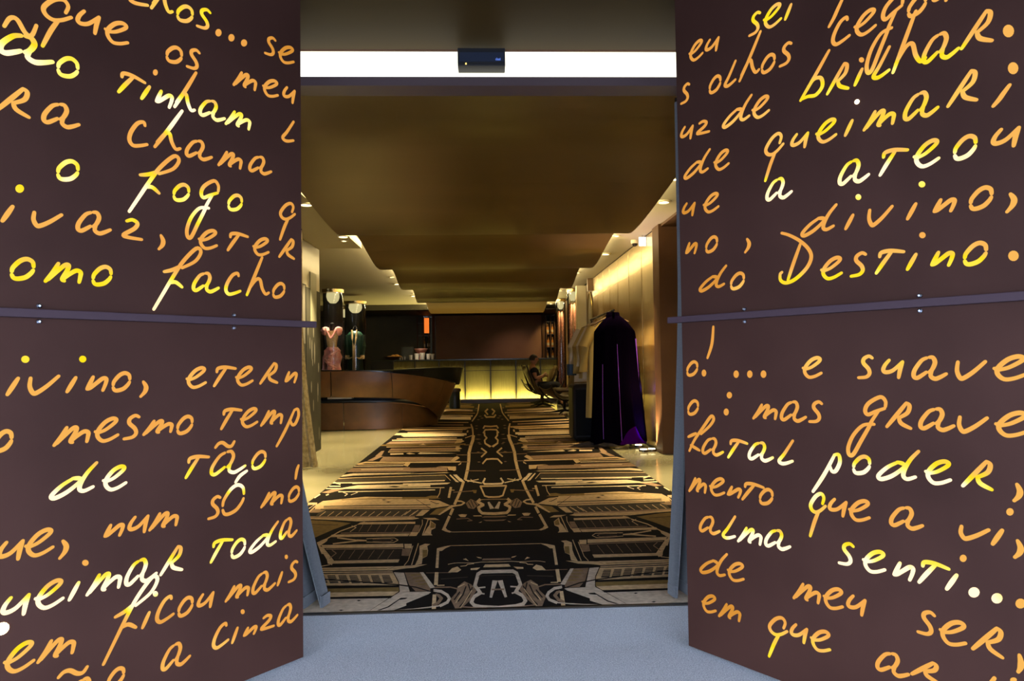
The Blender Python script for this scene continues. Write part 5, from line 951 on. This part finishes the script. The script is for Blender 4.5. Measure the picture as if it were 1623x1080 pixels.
# sitter: one continuous body by a skin modifier
PX, PY = 1.26, 16.35
per = thing('person', 'person in a black t-shirt sitting in the lounge chair with arms folded', 'person', (PX, PY, 0))
def skin(name, verts, edges, radii, m, parent, lvl=2, root=0):
    me = bpy.data.meshes.new(name); off = wloc(parent)
    me.from_pydata([Vector(v)-off for v in verts], edges, []); me.materials.append(m)
    o = bpy.data.objects.new(name, me); C.objects.link(o); o.parent = parent
    md = o.modifiers.new('skin', 'SKIN'); me.skin_vertices.new() if not me.skin_vertices else None
    for i, r in enumerate(radii):
        sv = me.skin_vertices[0].data[i]; sv.radius = (r, r) if not isinstance(r, tuple) else r; sv.use_root = (i == root)
    md.use_smooth_shade = True
    s = o.modifiers.new('sub', 'SUBSURF'); s.levels = lvl; s.render_levels = lvl
    return o
def W(x, y, z): return (PX+x, PY+y, z)
bv = [W(-.02, 0, .52), W(-.10, 0, .66), W(-.17, 0, .80), W(-.20, 0, .92), W(-.19, 0, 1.00), W(-.17, -.01, 1.06),
      W(-.18, -.17, .90), W(-.13, -.23, .70), W(.02, -.17, .74), W(.10, -.03, .79),
      W(-.18, .17, .90), W(-.13, .23, .68), W(.02, .16, .71), W(.10, .04, .74),
      W(.02, -.10, .49), W(.42, -.11, .56), W(.50, -.11, .12), W(.60, -.11, .06),
      W(.02, .10, .49), W(.42, .11, .56), W(.50, .11, .12), W(.60, .11, .06)]
be = [(0, 1), (1, 2), (2, 3), (3, 4), (4, 5), (3, 6), (6, 7), (7, 8), (8, 9), (3, 10), (10, 11), (11, 12), (12, 13), (0, 14), (14, 15), (15, 16), (16, 17), (0, 18), (18, 19), (19, 20), (20, 21)]
br = [.13, .13, .14, .10, .055, .05, .065, .045, .036, .026, .065, .045, .036, .026, .09, .06, .042, .04, .09, .06, .042, .04]
skin('body', bv, be, br, m_skin, per)
sv_ = bv[:4]+[bv[6], W(-.14, -.205, .79), bv[10], W(-.14, .205, .79)]
skin('t_shirt', sv_, [(0, 1), (1, 2), (2, 3), (3, 4), (4, 5), (3, 6), (6, 7)], [.145, .145, .155, .115, .08, .072, .08, .072], m_tshirt, per)
tv = [W(-.02, 0, .53)]+[bv[14], bv[15], W(.49, -.11, .18), bv[18], bv[19], W(.49, .11, .18)]
skin('trousers', tv, [(0, 1), (1, 2), (2, 3), (0, 4), (4, 5), (5, 6)], [.14, .105, .075, .055, .105, .075, .055], m_tshirt, per)
for s in (-1, 1): skin('shoe', [W(.49, s*.11, .06), W(.60, s*.11, .045), W(.67, s*.11, .035)], [(0, 1), (1, 2)], [.05, .045, .035], m_black, per)
# head with face
hx, hy, hz = PX-.155, PY-.01, 1.135
def head(u, v):
    th = PI*v; ph = 2*PI*u; x = math.sin(th)*math.cos(ph); y = math.sin(th)*math.sin(ph); z = math.cos(th)
    rx = .096+(.006 if z > 0 else -.004); k = 1-.22*max(0, -z)**1.3
    nose = .024*math.exp(-((y/.16)**2+((z+.12)/.16)**2)) if x > 0 else 0
    brow = .006*math.exp(-((z-.12)/.1)**2) if x > 0 else 0
    eye = -.008*math.exp(-(((abs(y)-.36)/.14)**2+((z-.0)/.10)**2)) if x > 0 else 0
    chin = .010*math.exp(-((y/.3)**2+((z+.85)/.2)**2)) if x > 0 else 0
    return (hx+x*rx*k+nose+brow+eye+chin, hy+y*.076*k, hz+z*.118)
MB().grid(head, 36, 24).build('head', m_skin, per, smooth=True)
def hair(u, v):
    th = PI*.56*v; ph = 2*PI*u; x = math.sin(th)*math.cos(ph); y = math.sin(th)*math.sin(ph); z = math.cos(th)
    if x > .55*math.sin(th) and v > .6: z = max(z, .42)
    return (hx+x*.108-.006, hy+y*.086, hz+.006+max(z, -.15 if x < .2 else .35)*.127)
MB().grid(hair, 36, 12).build('hair', m_hair, per, smooth=True, solid=.006)
for s in (-1, 1):
    MB().lathe([(.002, hz-.03), (.012, hz-.02), (.016, hz), (.012, hz+.02), (.002, hz+.028)], hx-.005, hy+s*.078, 10, sy=.5).build('ear', m_skin, per, smooth=True)
    MB().lathe([(.002, hz-.010), (.008, hz-.006), (.009, hz), (.008, hz+.006), (.002, hz+.010)], hx+.082, hy+s*.028, 10).build('eye', m_hair, per, smooth=True)
MB().tube([(hx+.082, hy-.022, hz-.062), (hx+.09, hy, hz-.060), (hx+.082, hy+.022, hz-.062)], [.003, .006, .003], 6).build('mouth', mat('lips', (.3, .10, .07), .5), per, smooth=True)
for s, hxo, hyo, hzo in ((-1, .10, -.03, .79), (1, .10, .04, .74)):
    for k in range(4):
        a = W(hxo+.01, hyo+s*(-.018+.012*k)*1.0, hzo+.010-.006*k); L_ = (.075, .085, .08, .062)[k]
        mb = MB().tube([a, (a[0]+L_*.45, a[1]-s*.012, a[2]+.004), (a[0]+L_*.75, a[1]-s*.024, a[2]-.012), (a[0]+L_*.8, a[1]-s*.03, a[2]-.030)], [.010, .009, .008, .006], 8); mb.build('finger', m_skin, per, smooth=True)
    a = W(hxo-.02, hyo+s*.02, hzo+.015); MB().tube([a, (a[0]+.03, a[1]-s*.01, a[2]+.022), (a[0]+.05, a[1]-s*.02, a[2]+.020)], [.011, .010, .007], 8).build('thumb', m_skin, per, smooth=True)
